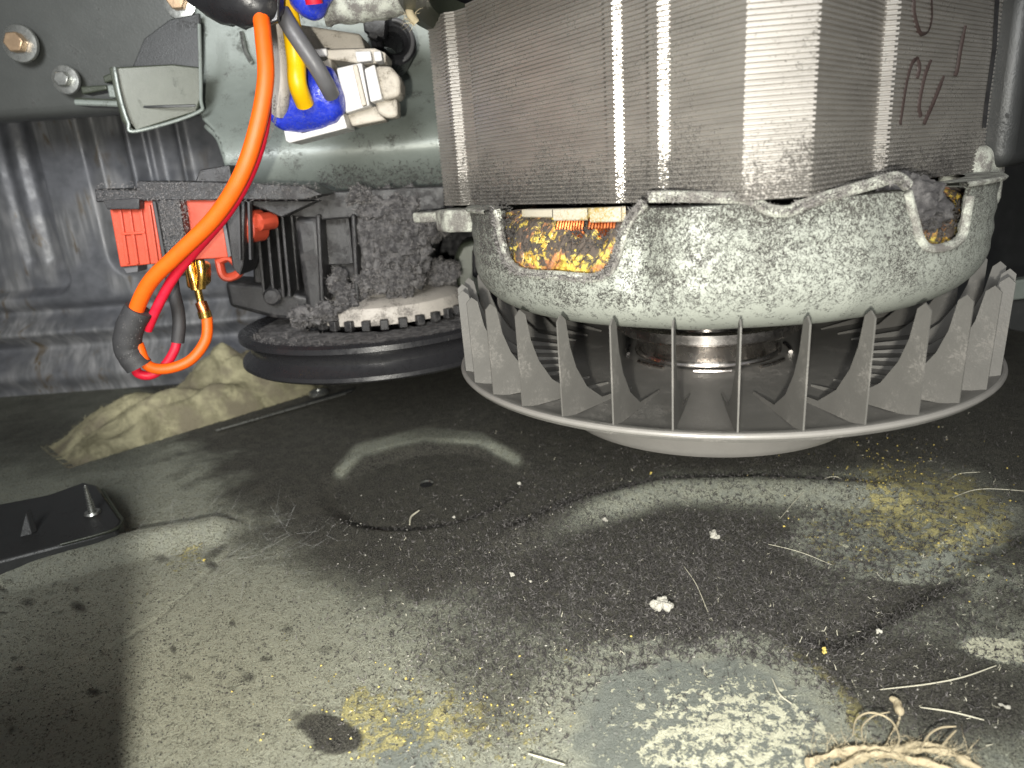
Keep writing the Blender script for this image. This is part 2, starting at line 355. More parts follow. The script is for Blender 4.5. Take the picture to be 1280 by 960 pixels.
gp = G(885, 925, 185, 125, 8)+wp*.16; pad = sst(gp, .20, .60); rimb = np.exp(-((gp-.27)/.09)**2)
gq = G(1125, 680, 135, 48, 4)+wp*.15; pad2 = sst(gq, .30, .5)
dark = dark*(1-.97*pad)*(1-.9*pad2)
dark *= (1-.9*G(515, 925, 38, 60, 20)); dark *= (1-.5*G(230, 640, 70, 30))
dark = np.maximum(dark, .5*sst(V+wp*20, 640, 560)*sst(U, 320, 120)); dark = np.maximum(dark, .8*G(560, 505, 300, 45, 0)); dark = np.maximum(dark, .6*G(60, 540, 200, 60))  # shade over the back left floor painted into the dust tone
yel = np.minimum(.58, .34*G(560, 910, 120, 80)+.22*G(330, 880, 190, 90)+.55*G(1010, 870, 28, 75, -20)+.62*G(1030, 905, 30, 25)+.32*G(780, 880, 90, 60)+.50*G(1140, 655, 150, 45, 4)+.5*G(1110, 590, 50, 30, 30)+.45*G(240, 690, 45, 22, -20)+.55*G(460, 905, 26, 40, -20)+.25*G(150, 760, 80, 40, -30)+.3*G(1200, 620, 60, 60)+.20*G(640, 900, 300, 70)+.25*G(300, 760, 150, 60)+.35*G(1180, 640, 110, 60, 10))
wht = np.minimum(.56, .52*G(900, 900, 120, 70, 18)+.60*G(970, 920, 70, 40)+.40*G(700, 940, 60, 40)+0*U+.30*G(1000, 950, 120, 50)+.22*G(1150, 690, 110, 40)+.15*G(380, 900, 200, 60)+.45*G(830, 945, 60, 30))
yel = np.maximum(yel*(1-pad*.8), rimb*.85*np.clip(.45+.55*G(1020, 880, 60, 80)+.4*G(760, 880, 60, 60), 0, 1)); yel = np.maximum(yel, pad2*.46)
wht = np.maximum(wht*(.35+.65*pad), pad*(.60*G(915, 915, 220, 120))); wht = np.maximum(wht, pad2*.33); gw = G(1255, 812, 62, 17, 6)+wp*.15; wht = np.maximum(wht, .7*sst(gw, .3, .5)); dark = dark*(1-.9*sst(gw, .3, .5))
cream = np.clip(.9*G(230, 860, 230, 160)+.3*G(600, 900, 200, 100), 0, 1)
pad3 = sst(G(512, 930, 46, 70, 18)+wp*.12, .3, .5)
dark = dark-np.maximum(np.maximum(pad, pad2*.7), pad3*.9)*(1-np.clip(dark, 0, 1))
grid_mesh('floor', X, Y, H, m_floor, attr=np.stack([dark, yel, wht, cream], -1))['kind'] = 'structure'

# rear wall panel: pressed sheet with inset panels and beads
xs = np.linspace(-48, -9, 420); zs = np.linspace(-.5, 32, 300); X, Zw = np.meshgrid(xs, zs); WY = 45.0
def wpt(px, py): p = P(px, py, WY); return p.x, p.z
def rrect(X, Zz, x0, x1, z0, z1, r):
    cx, cz = (x0+x1)/2, (z0+z1)/2; qx = np.abs(X-cx)-(x1-x0)/2+r; qz = np.abs(Zz-cz)-(z1-z0)/2+r
    return np.hypot(np.maximum(qx, 0), np.maximum(qz, 0))+np.minimum(np.maximum(qx, qz), 0)-r
a0 = wpt(92, 368); h = np.zeros_like(X)
h -= 1.1*(1-sst(rrect(X, Zw, -47, a0[0], a0[1], 40, 1.2), -.5, .1))
b0 = wpt(142, 348); h -= .9*(1-sst(rrect(X, Zw, b0[0], b0[0]+12, b0[1], 40, 1.5), -.5, .1))
for px, wd, hh in ((40, .5, .35), (12, .4, .25), (184, .5, -1.1), (204, .3, -.4), (240, .25, -.4)):
    x0 = wpt(px, 280)[0]; h -= hh*np.exp(-((X-x0)/wd)**2)*sst(Zw, b0[1]+.6, b0[1]+1.6)
for py, wd, hh in ((392, .45, .8), (415, .4, -.6), (437, .5, .7), (468, .8, -.7)):
    z0 = wpt(60, py)[1]; h -= hh*np.exp(-((Zw-z0)/wd)**2)
grid_mesh('rear_wall', X, WY-h, Zw, m_wall)['kind'] = 'structure'
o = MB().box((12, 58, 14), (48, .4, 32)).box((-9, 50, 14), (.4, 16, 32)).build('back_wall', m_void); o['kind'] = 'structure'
o = MB().box((34, 30, 15), (.3, 60, 34)).build('side_wall', m_dark); o['kind'] = 'structure'
o = MB().box((-49, 22, 15), (.3, 50, 34)).build('left_wall', m_dark); o['kind'] = 'structure'
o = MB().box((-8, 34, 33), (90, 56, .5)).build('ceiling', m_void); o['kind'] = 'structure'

# front flange of the cabinet, unseen, placed and sized to shade the lower left floor
fl = thing('cabinet_flange', 'dark folded cabinet edge out of view at the far left, placed to throw a straight shadow', 'cabinet frame')
mb = MB(); mb.box((-9.5, 4.2, 3.7), (8.4, .15, 10.6)); mb.box((-5.38, 3.8, 3.7), (.15, .8, 10.6)); mb.build('flange_sheet', m_dark, fl, .03)

# ================================================================== CROSSMEMBER AND BRACKETS (upper left)
cm = thing('crossmember', 'dark grey steel crossmember with two bolts across the upper left', 'steel beam')
Yc = 36.0; prof = []
zl = P(0, 150, Yc).z
xsn = [P(-120, 100, Yc).x, P(560, 60, Yc).x]
pr = [(Yc+6, zl+.5), (Yc+.6, zl), (Yc+.15, zl+.15), (Yc, zl+.6), (Yc-.3, zl+2.5), (Yc-.8, zl+5), (Yc-1.2, zl+9.5), (Yc+6, zl+9.5)]
mb = MB(); mb.prism([(xsn[0], a, b) for a, b in pr], (xsn[1]-xsn[0], 0, 0)); mb.build('beam', m_cross, cm, .3, seg=4)
def hexbolt(name, px, py, Y, rad, mat, parent, tilt=0, washer=True):
    c = P(px, py, Y); ax = Matrix.Translation(c)@Matrix.Rotation(math.radians(100+tilt), 4, 'X')
    w_ = MB(); w_.lathe([(0, 0), (rad*1.75, 0), (rad*1.8, .06), (rad*1.7, .16), (rad, .2), (0, .2)], seg=40, ax=ax); w_.build('washer', m_zinc, parent)
    hb = MB(); hp = [ax@Vector((rad*math.cos(k*math.pi/3), rad*math.sin(k*math.pi/3), .18)) for k in range(6)]
    d = ax.to_3x3()@Vector((0, 0, rad*.95)); hb.prism(hp, d); return hb.build(name, mat, parent, .05)
hexbolt('bolt', 27, 55, Yc-1.0, .46, m_bolt, cm, -10); hexbolt('bolt', 84, 100, Yc-.8, .36, m_zinc, cm, -10); hexbolt('bolt', 226, 3, Yc-1.5, .42, m_bolt, cm, -10)

br = thing('curved_bracket', 'olive grey folded sheet bracket left of the connector, open on its side', 'bracket')
mb = MB()   # bent channel: outer visible face with upturned side
A = [(143, 84), (150, 120), (160, 152), (170, 164), (246, 140), (252, 120), (250, 84), (215, 80)]
mb.prism([P(x, y, 30.5+(x-143)*.012) for x, y in A], (0, .18, 0)); mb.build('bracket_face', m_green, br, .06)
mb = MB(); mb.prism([P(141, 84, 30.4), P(153, 84, 33.5), P(178, 162, 33.5), P(168, 164, 30.4), P(158, 150, 30.4), P(148, 118, 30.4)], (-.15, 0, 0)); mb.build('bracket_side', m_green, br, .04)
mb = MB(); mb.tube(catmull([P(143, 84, 30.35), P(150, 120, 30.35), P(160, 152, 30.35), P(170, 164, 30.4), P(246, 141, 31.5), P(251, 120, 31.6), P(249, 30, 31.6)], 8), .07, 8); mb.build('rolled_edge', m_pale, br)
pp0 = [(165, 84), (180, 48), (212, 24), (249, 16), (250, 122), (215, 84)]; mb = MB(); mb.pprism(pp0, 33.2, .2); mb.build('bracket_shadow_sheet', m_dark, br, .05)  # dark sheet standing for the shadow triangle above the bracket
mb = MB(); mb.tube(catmull([P(172, 134, 31.0), P(205, 133, 30.9), P(244, 132, 31.2)], 6), .05, 6); mb.build('crease', m_dark, br)
cl = thing('wire_clamp', 'small folded metal clamp fixed beside the olive bracket', 'clamp')
for pts, Yy, dd in (([(92, 122), (148, 124), (152, 133), (96, 132)], 31.2, 1.2), ([(128, 95), (146, 88), (150, 98), (130, 104)], 31.2, 1.0), ([(133, 106), (150, 106), (151, 122), (136, 122)], 31.0, .8), ([(100, 108), (132, 106), (134, 112), (102, 118)], 31.6, .8)):
    mb = MB(); mb.pprism(pts, Yy, dd); mb.build('clamp_leaf', m_green if pts[0][0] != 133 else m_pale, cl, .06)
mb = MB(); mb.tube(catmull([P(95, 128, 31), P(120, 129, 31), P(148, 130, 31)], 4), .12, 10); mb.build('rolled_pin', m_pale, cl)

# support plate behind the connector
sp = thing('support_plate', 'pale green grey support plate with rounded lower beam behind the connector', 'metal plate')
def sheet(pix, Y0, bulge, yc, hw, name, mat, parent, holes=(), step=4):
    x0, x1 = min(p[0] for p in pix), max(p[0] for p in pix); y0, y1 = min(p[1] for p in pix), max(p[1] for p in pix)
    us, vs = np.arange(x0, x1+step, step), np.arange(y0, y1+step, step); Uu, Vv = np.meshgrid(us, vs)
    def inside(poly):
        ins = np.zeros(Uu.shape, bool); q = poly; j = len(q)-1
        for i in range(len(q)):
            xi, yi = q[i]; xj, yj = q[j]
            with np.errstate(divide='ignore', invalid='ignore'):
                cond = ((yi > Vv+step/2) != (yj > Vv+step/2)) & (Uu+step/2 < (xj-xi)*(Vv+step/2-yi)/(yj-yi+1e-9)+xi)
            ins ^= cond; j = i
        return ins
    m = inside(pix)
    for hpoly in holes: m &= ~inside(hpoly)
    YY = Y0-bulge*np.exp(-((Vv-(yc-(Uu-400)*.073))/hw)**2)
    XX = np.zeros_like(YY, float); ZZ = XX.copy()
    for i in range(Uu.shape[0]):
        for j in range(Uu.shape[1]):
            p = P(Uu[i, j], Vv[i, j], YY[i, j]); XX[i, j] = p.x; ZZ[i, j] = p.z
    o = grid_mesh(name, XX, YY, ZZ, mat, parent, mask=m)
    s_ = o.modifiers.new('thick', 'SOLIDIFY'); s_.thickness = .002; s_.offset = -1
    return o
sheet([(247, -60), (247, 40), (251, 110), (246, 140), (262, 158), (276, 176), (284, 205), (300, 232), (330, 246), (570, 246), (570, -60)], 34.0, 3.2, 190, 62, 'plate', m_pale, sp, step=3)
mb = MB(); mb.tube(catmull([P(247, -40, 33.9), P(247, 40, 33.9), P(251, 110, 33.8), P(247, 140, 33.6)], 8), .09, 8); mb.build('plate_edge', m_pale, sp)
mb = MB(); mb.tube(catmull([P(258, 158, 33), P(272, 172, 32.6), P(280, 192, 32), P(286, 212, 31.6)], 8), .12, 8); mb.build('cutout_lip', m_pale, sp)
mb = MB(); mb.tube(catmull([P(302, 40, 33.7), P(306, 62, 33.5), P(314, 78, 33.4)], 8), .10, 8); mb.build('slot_lip', m_zinc, sp)
pts = []; nr = []
for _ in range(3000):
    u, v_ = random.uniform(400, 560), random.gauss(232, 16); pts.append(P(u, v_, 31.0-.2)); nr.append((0, -1, .2))
fuzz('dust_fibres', pts, nr, 2500, .14, .012, m_fibd, sp)
# dark parts above / behind the motor's left
hs = thing('rubber_hose', 'black rubber hose end with a grey rim above the connector', 'hose')
c = P(492, 52, 31); ax = Matrix.Translation(c)@Matrix.Rotation(math.radians(75), 4, 'X')@Matrix.Rotation(math.radians(20), 4, 'Y')
mb = MB(); mb.lathe([(.45, -1.5), (.95, -1.5), (.95, 0), (.8, .15), (.6, .1), (.45, -.1)], seg=40, ax=ax, close=True); mb.build('hose_body', m_blackc, hs)
mb = MB(); mb.tube([c+Vector((.8*math.cos(t), -.12, .8*math.sin(t))) for t in np.linspace(-1.6, 1.5, 24)], .09, 8); mb.build('hose_rim', m_greyw, hs)
dk = thing('black_retaining_clip', 'black angular plastic clip beside the hose end at the top', 'clip')
for pts_ in ([(452, 12), (484, 15), (480, 48), (455, 40)], [(462, 38), (474, 42), (470, 50), (458, 46)]):
    mb = MB(); mb.pprism(pts_, 29.5, .6); mb.build('clip_leaf', m_blackc, dk, .05)
bg = thing('gap_filler', 'black block filling the dark gap behind the left pump, with a round boss', 'housing')
mb = MB(); mb.pprism([(545, 235), (640, 225), (640, 330), (545, 335)], 38, 6); mb.pprism([(500, 40), (575, 20), (575, 250), (500, 150)], 36, 4); mb.build('gap_block', m_void, bg, .3)  # black blocks added so the gap beside the motor reads as dark
mb = MB(); mb.pprism([(568, 320), (575, 305), (592, 300), (606, 306), (610, 375), (570, 370)], 33.5, 2.5); mb.build('round_boss', m_green, bg, .25, seg=4)
mb = MB(); mb.pprism([(590, 312), (606, 314), (606, 350), (590, 346)], 33.3, 1); mb.build('boss_pocket', m_void, bg, .1)

# ================================================================== MOTOR
MX, MY = 6.85, 22.9
mo = thing('electric_motor', 'large electric motor with laminated steel stator above a pale speckled end bell', 'motor')
d2 = Vector((.83, .56)).normalized(); d1 = Vector((-d2.y, d2.x)); cen = Vector((6.95, 23.3))
loc = [(-6.1, -5.9), (-6.1, -3.85), (-6.24, -3.65), (-6.24, -3.30), (-6.1, -3.15), (-6.1, -2.35), (-6.24, -2.2), (-6.24, -1.85), (-6.1, -1.7), (-6.1, 4.45), (-5.86, 4.75), (-5.98, 5.35), (-6.2, 5.6), (-6.2, 5.85), (-6.05, 6.1), (-6.05, 7.0), (5.5, 7.0), (6.3, 5), (6.1, -6.0),
       (-.9, -6.12), (-1.15, -6.42), (-1.4, -6.22), (-2.2, -6.38), (-4.95, -6.80)]
out2 = [cen+d2*a+d1*b for a, b in loc]
v, f = [], []; zb, zt = 11.12, 17.2; nl = 56; dz = (zt-zb)/nl; m = len(out2)
rows = []
for i in range(nl):
    z0 = zb+i*dz; j = random.uniform(-.006, .006)
    rows += [(z0, -.07), (z0+dz*.16, j), (z0+dz*.64, j), (z0+dz*.80, -.07)]
nrm2 = []
for k in range(m):
    e = (out2[(k+1) % m]-out2[k-1]).normalized(); nrm2.append(Vector((-e.y, e.x)))
sg = 1 if (out2[3]+nrm2[3]-cen).length > (out2[3]-cen).length else -1
for zz, off in rows:
    for k in range(m): q = out2[k]+nrm2[k]*off*sg; v.append((q.x, q.y, zz))
for i in range(len(rows)-1):
    for k in range(m): l = (k+1) % m; f.append((i*m+k, i*m+l, (i+1)*m+l, (i+1)*m+k))
f.append(tuple(range(m))); f.append(tuple((len(rows)-1)*m+k for k in range(m))[::-1])
mb = MB(); mb.add(v, f); o = mb.build('laminated_stator', m_lam, mo, smooth=False); o['kind'] = 'stuff'
def on_stack(a, b, off, z): q = cen+d2*a+d1*b; return Vector((q.x, q.y, z))
# marker writing on the right face (-d1 side)
def face_r(px, py, off=.03):
    # intersect ray with plane  (q-cen).d1 = -6.08
    d = ray(px, py); b = -6.08; n2 = d1; t = (b-off+cen.dot(n2))/(d.x*n2.x+d.y*n2.y); return Vector((0, 0, CZ))+d*t
for st_ in ([(1143, -8), (1142, 15), (1148, 38), (1153, 43), (1161, 38), (1165, 20), (1164, -8)],
            [(1147, 72), (1140, 80), (1133, 105), (1126, 150), (1125, 155)], [(1147, 72), (1149, 85), (1146, 98)], [(1164, 75), (1156, 95), (1149, 130), (1151, 146)], [(1180, 95), (1172, 115), (1166, 130), (1158, 148), (1155, 155)],
            [(1207, 32), (1201, 60), (1197, 85), (1194, 95)]):
    mb = MB(); mb.tube(catmull([face_r(x, y) for x, y in st_], 6), [.055*(1 if 2 < i < 1e3 else .7) for i in range((len(st_)-1)*6+1)], 6, flat=.35); mb.build('marker_stroke', m_ink, mo)
mb = MB(); mb.tube([face_r(1247, -10, .05), face_r(1243, 60, .05), face_r(1233, 130, .05), face_r(1230, 160, .05)], .06, 6); mb.build('seam', m_void, mo)

# end bell with two windows
def win(pix, r): return [cyl(x, y, MX, MY, r) for x, y in pix]
RB = 7.75
w1 = win([(622, 245), (622, 262), (628, 298), (637, 326), (655, 340), (700, 344), (742, 347), (762, 338), (772, 318), (780, 290), (792, 268), (806, 254), (812, 240)], RB)
w2 = win([(1128, 222), (1132, 240), (1140, 270), (1148, 298), (1160, 310), (1182, 308), (1200, 296), (1206, 270), (1210, 245), (1214, 200), (1150, 200)], RB)
w3 = win([(938, 252), (950, 264), (980, 267), (1004, 262), (1010, 250), (1008, 240), (940, 240)], RB)
def inpoly(x, y, q):
    ins = False; j = len(q)-1
    for i in range(len(q)):
        if ((q[i][1] > y) != (q[j][1] > y)) and x < (q[j][0]-q[i][0])*(y-q[i][1])/(q[j][1]-q[i][1]+1e-12)+q[i][0]: ins = not ins
        j = i
    return ins
aC, aP = cyl(870, 300, MX, MY, RB)[0], cyl(800, 300, MX, MY, RB)[0]
prof = [(7.55, 11.10), (7.78, 11.06)]+[(7.78+.02*math.sin(k), 11.06-1.66*k/18) for k in range(1, 19)]
for k in range(1, 15):
    a = k/14*math.pi/2; prof.append((7.78-1.75*(1-math.cos(a)), 9.40-1.48*math.sin(a)))
prof += [(5.4, 7.87), (4.2, 7.86), (3.1, 7.88), (2.2, 7.92), (1.4, 8.0)]
n_a = 720; v = []; f = []; mp_ = len(prof)
for i in range(n_a):
    a = -math.pi+2*math.pi*i/n_a
    for k, (r, z) in enumerate(prof):
        wgt = max(0, min(1, (r-5)/2.9))
        rr = r+wgt*(.26*math.exp(-((a-aC)/.12)**2)-.34*math.exp(-((a-aP)/.06)**2)*max(0, min(1, (z-8.6)/1)))
        rr += wgt*.10*math.exp(-((a-cyl(1075, 300, MX, MY, RB)[0])/.06)**2)
        v.append((MX+rr*math.cos(a), MY+rr*math.sin(a), z))
for i in range(n_a):
    j = (i+1) % n_a; a = -math.pi+2*math.pi*(i+.5)/n_a
    for k in range(mp_-1):
        zc = (prof[k][1]+prof[k+1][1])/2
        if zc > 9 and (inpoly(a, zc, w1) or inpoly(a, zc, w2) or inpoly(a, zc, w3)): continue
        f.append((i*mp_+k, j*mp_+k, j*mp_+k+1, i*mp_+k+1))
mb = MB(); mb.add(v, f); o = mb.build('end_bell', m_bell, mo, fixn=True)
s_ = o.modifiers.new('thick', 'SOLIDIFY'); s_.thickness = .0012; s_.offset = -1
def onbell(q, r=RB): return [Vector((MX+r*math.cos(a), MY+r*math.sin(a), z)) for a, z in q]
mb = MB(); mb.tube(catmull(onbell([p for p in w1 if p[1] < 11.2], 7.78), 6), .12, 10)
mb.tube(catmull(onbell([p for p in w2 if p[1] < 11.25], 7.78), 6), .11, 10)
top = [(812, 246), (850, 246), (900, 247), (935, 249), (960, 262), (985, 264), (1004, 256), (1040, 244), (1090, 230), (1120, 222), (1134, 232)]
mb.tube(catmull([Vector((MX+7.85*math.cos(a), MY+7.85*math.sin(a), z)) for a, z in win(top, 7.85)], 6), .13, 10)
mb.build('bell_lip', m_rim, mo)
mb = MB(); mb.lathe([(7.0, 11.05), (7.92, 11.02), (7.96, 11.08), (7.9, 11.13), (7.0, 11.13)], (MX, MY), 180, a0=cyl(1120, 300, MX, MY, RB)[0]+.25, a1=cyl(618, 300, MX, MY, RB)[0]+2*math.pi-.02)
mb.build('bell_flange', m_rim, mo)
# lint on lips and lower stator edge
pts, nr = [], []
for q in catmull(onbell([p for p in w1 if p[1] < 11.2], 7.87), 30)+catmull([Vector((MX+7.93*math.cos(a), MY+7.93*math.sin(a), z)) for a, z in win(top, 7.93)], 30):
    pts.append(q); nr.append(((q.x-MX)/8, (q.y-MY)/8, .3))
fuzz('lint_on_lips', pts, nr, 5000, .16, .010, m_fib, mo); fuzz('lint_on_lips', pts, nr, 3500, .13, .012, m_fibd, mo)
pts, nr = [], []
for _ in range(2500):
    t = random.uniform(-5.4, 5.0); z = 11.15+abs(random.gauss(0, .5)); q = cen+d2*(-6.1)+d1*t; pts.append((q.x, q.y, z)); nr.append((-d2.x, -d2.y, 0))
for _ in range(1500):
    t = random.uniform(-5.5, 3); z = 11.15+abs(random.gauss(0, .35)); q = cen+d2*t+d1*(-6.1); pts.append((q.x, q.y, z)); nr.append((-d1.x, -d1.y, 0))
fuzz('lint_on_stator', pts, nr, 5200, .11, .009, m_fibd, mo, lie=.3)
pts, nr = [], []
for _ in range(4000):
    px = random.choice([random.uniform(600, 640), random.uniform(610, 800), random.uniform(790, 1200)]); py = random.gauss(300, 40) if px < 640 else random.uniform(345, 375) if px < 800 else random.uniform(262, 385)
    a, z = cyl(px, py, MX, MY, 7.8)
    if z < 9.5: continue
    pts.append((MX+7.8*math.cos(a), MY+7.8*math.sin(a), z)); nr.append((math.cos(a), math.sin(a), 0))
fuzz('lint_flecks', pts, nr, 3800, .10, .009, m_fibd, mo, lie=.25)
# lugs
mb = MB(); mb.prism([(x, y, 11.02) for x, y in [tuple((cen+d2*a+d1*b)) for a, b in ((-6.5, 4.7), (-6.9, 5.6), (-6.7, 6.6), (-5.6, 6.9), (-5.0, 6.3), (-5.6, 4.8))]], (0, 0, -.75)); mb.build('mounting_lug', m_rim, mo, .1, seg=3)
c = cen+d2*(-6.7)+d1*7.2; mb = MB(); mb.prism([(x, y, 10.95) for x, y in [tuple((cen+d2*a+d1*b)) for a, b in ((-6.8, 6.7), (-7.1, 7.6), (-6.6, 8.1), (-5.9, 7.9), (-5.8, 6.8))]], (0, 0, -.35)); mb.build('lug_ear', m_rim, mo, .08, seg=3)
def rot_block(a0, a1, b0, b1, z0, z1, name, mat, bev=.15):
    mb = MB(); mb.prism([(x, y, z0) for x, y in [tuple(cen+d2*a+d1*b) for a, b in ((a0, b0), (a1, b0), (a1, b1), (a0, b1))]], (0, 0, z1-z0)); return mb.build(name, mat, mo, bev, seg=4)
rot_block(4.6, 6.4, -6.3, -4.6, 9.9, 11.9, 'mounting_lug', m_rim, .4)
rot_block(5.2, 7.2, -6.7, -4.4, 11.2, 17.0, 'clamping_post', m_dark, .4)
# inside: windings, insulators, copper
ring_r, mr = 6.35, 0.98; v = []; f = []; NA, NB = 400, 40
for i in range(NA):
    a = 2*math.pi*i/NA
    for k in range(NB):
        b = 2*math.pi*k/NB; lob = 1+.07*math.sin(a*26+b)+.05*math.sin(a*61+2*b+1)
        nn = mnoise.fractal(Vector((math.cos(a)*7, math.sin(a)*7, b*1.2)), 1, 2, 4)*.16
        r = ring_r+mr*(lob+nn)*math.cos(b); z = 9.85+.92*(lob+nn)*math.sin(b); v.append((MX+r*math.cos(a), MY+r*math.sin(a), z))
f = [(i*NB+k, ((i+1) % NA)*NB+k, ((i+1) % NA)*NB+(k+1) % NB, i*NB+(k+1) % NB) for i in range(NA) for k in range(NB)]
mb = MB(); mb.add(v, f); wd = mb.build('winding', m_wind, mo)
aL, aR = cyl(630, 300, MX, MY, 7.4)[0], cyl(790, 300, MX, MY, 7.4)[0]
for k in range(34):                                   # individual lacing strands over the coil
    a = aL-.1+(aR-aL+.05)*random.random(); pth = []; tw = random.choice((-.30, .12, .26, .32))*random.uniform(.7, 1.2)
    for q in range(14):
        b = math.pi*(-.55+1.1*q/13); r = ring_r+1.0*math.cos(b)+random.uniform(-.02, .02); z = 9.85+1.0*math.sin(b); aa = a+tw*(q/13-.5)+.02*math.sin(q)
        pth.append(Vector((MX+r*math.cos(aa), MY+r*math.sin(aa), z)))
    mb = MB(); mb.tube(pth, random.uniform(.08, .15), 9); mb.build('lacing_strand', m_wind, wd)
for px0, px1, yy in ((652, 690, 272), (691, 734, 276), (737, 776, 278)):
    a, b = cyl(px0, 262, MX, MY, 7.3)[0], cyl(px1, 262, MX, MY, 7.3)[0]; zlo = cyl((px0+px1)/2, yy, MX, MY, 7.3)[1]
    mb = MB(); mb.lathe([(7.3, 11.1), (7.3, zlo), (7.0, zlo), (7.0, 11.1)], (MX, MY), 8, a0=a, a1=b, close=True); mb.build('slot_insulator', m_ins, mo, .04)
for px in list(np.linspace(701, 731, 10))+list(np.linspace(740, 770, 9)):
    a = cyl(px, 282, MX, MY, 7.0)[0]; mb = MB(); mb.tube([(MX+r*math.cos(a), MY+r*math.sin(a), z) for r, z in ((7.05, 10.85), (7.15, 10.6), (7.0, 10.3))], .05, 6); mb.build('copper_wire', m_copper, wd)
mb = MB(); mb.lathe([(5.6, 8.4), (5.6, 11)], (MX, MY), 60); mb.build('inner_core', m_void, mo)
pts, nr = [], []
for _ in range(2500):
    a = random.uniform(aL-.1, aR+.1) if random.random() < .7 else cyl(random.uniform(1140, 1205), 260, MX, MY, 7.4)[0]+random.gauss(0, .04); b = random.gauss(.75, .35)
    pts.append((MX+(ring_r+1.1*math.cos(b))*math.cos(a), MY+(ring_r+1.1*math.cos(b))*math.sin(a), 9.85+1.0*math.sin(b))); nr.append((math.cos(a), math.sin(a), .5))
fuzz('winding_lint', pts, nr, 6000, .13, .012, m_fibd, mo)
# plug of lint in right window
a, z = cyl(1178, 255, MX, MY, 7.6); bmx = bmesh.new(); bmesh.ops.create_icosphere(bmx, subdivisions=5, radius=1)
me = bpy.data.meshes.new('lint_plug'); 
for vv in bmx.verts: vv.co = Vector((MX+6.75*math.cos(a)+vv.co.x*.75, MY+6.75*math.sin(a)+vv.co.y*.7, z-.15+vv.co.z*.8))*S
bmx.to_mesh(me); bmx.free(); finish(me, 'lint_plug', m_dust, mo, disp=(.28, 2.5))
# upper cover
mb = MB(); mb.lathe([(8.2, 17.9), (9.1, 17.7), (9.2, 17.2), (9.05, 16.95), (8.7, 16.9), (8.3, 17.2)], (MX-.2, MY+.3), 160, close=True); mb.build('upper_cover', m_green, mo)
# shaft, collar pulley
mb = MB(); mb.lathe([(0, 8.6), (.75, 8.6), (.75, 5.9), (0, 5.9)], (MX, MY), 48); mb.build('shaft', m_steel, mo)
mb = MB(); mb.lathe([(.78, 6.85), (1.5, 6.87), (2.5, 6.95), (2.95, 7.0), (3.05, 6.95), (3.05, 6.66), (2.92, 6.56), (2.50, 6.5), (2.42, 6.4), (2.38, 5.95), (2.45, 5.85), (2.45, 5.78), (.78, 5.78)], (MX, MY), 128); mb.build('steel_collar', m_steel, mo)
# fan
FZ, FR = 5.73, 8.5
fan = MB(); fan.lathe([(.8, 5.72), (2.9, 5.72), (3.6, 5.72), (5.0, 5.74), (7.6, 5.78), (8.1, 5.86), (8.4, 5.95), (8.47, 5.93), (8.5, 5.80), (8.44, 5.70), (8.1, 5.66), (5.6, 5.60), (5.2, 5.1), (4.7, 4.75), (.8, 4.7)], (MX, MY), 200)
fo = fan.build('fan', m_fan, mo, ang=50)
mb = MB(); mb.tube([(MX+8.47*math.cos(a), MY+8.47*math.sin(a), 5.86) for a in np.linspace(0, 2*math.pi, 200, endpoint=False)], .085, 10, closed=True); mb.build('fan_rim', m_fanrim, fo)
mb = MB(); mb.lathe([(5.25, 5.1), (5.1, 4.0), (4.9, 3.78), (4.5, 3.72), (.5, 3.70)], (MX, MY), 128); mb.build('fan_boss', m_fanrim, fo)
for k in range(8):
    a = k*math.pi/4+.35; mb = MB()
    mb.tube([(MX+2.72*math.cos(t), MY+2.78*math.sin(t), 5.76) for t in np.linspace(a, a+.42, 10)], .07, 8); mb.build('hub_rib', m_steel, fo)
NBL = 36; BA = math.radians(-106.7+5)
bp = [(8.42, 5.85), (8.46, 8.45), (8.30, 8.60), (8.12, 8.45), (7.98, 7.7), (7.75, 7.1), (7.3, 6.45), (6.6, 5.95), (5.0, 5.80), (5.0, 5.70)]
v = []; tk = .02
for sgn in (-1, 1):
    for r, z in bp: v.append((r, sgn*tk, z-5.7))
n_ = len(bp); f = [tuple(range(n_)), tuple(range(2*n_-1, n_-1, -1))]+[(i, (i+1) % n_, (i+1) % n_+n_, i+n_) for i in range(n_)]
mb = MB(); mb.add(v, f); b0_ = mb.build('blade', m_fan, fo, smooth=True); b0_.location = Vector((MX, MY, 5.7))*S; b0_.rotation_euler.z = BA
for k in range(1, NBL):
    b = b0_.copy(); C.objects.link(b); b.parent = fo; b.rotation_euler.z = BA+2*math.pi*k/NBL

# ================================================================== LEFT PUMP UNIT
PX, PY = -5.8, 31.0
pu = thing('pump_unit', 'black dust caked pump body with a toothed white ring, left of the motor', 'pump')
mb = MB(); mb.lathe([(0, 6.0), (3.0, 6.0), (5.2, 5.85), (5.7, 6.2), (6.0, 6.35), (6.2, 6.25), (6.22, 6.05), (5.95, 5.9), (5.8, 5.65), (5.8, 5.5), (6.0, 5.25), (6.2, 5.1), (6.22, 4.95), (6.1, 4.85), (5.7, 4.8), (0, 4.9)], (PX, PY), 160)
pl = mb.build('pulley_wheel', m_blackc, pu)
mb = MB(); mb.lathe([(3.4, 6.02), (5.25, 5.90), (5.55, 6.1), (5.2, 6.2), (3.4, 6.25)], (PX, PY), 120, close=True); mb.build('dust_layer', m_dust, pl, disp=(.12, 2))
mb = MB(); mb.lathe([(2.1, 7.45), (2.9, 7.40), (3.35, 7.2), (3.45, 6.95), (3.45, 6.5), (2.1, 6.4)], (PX+.4, PY), 120, close=True); tr = mb.build('white_ring', m_whitew, pu)
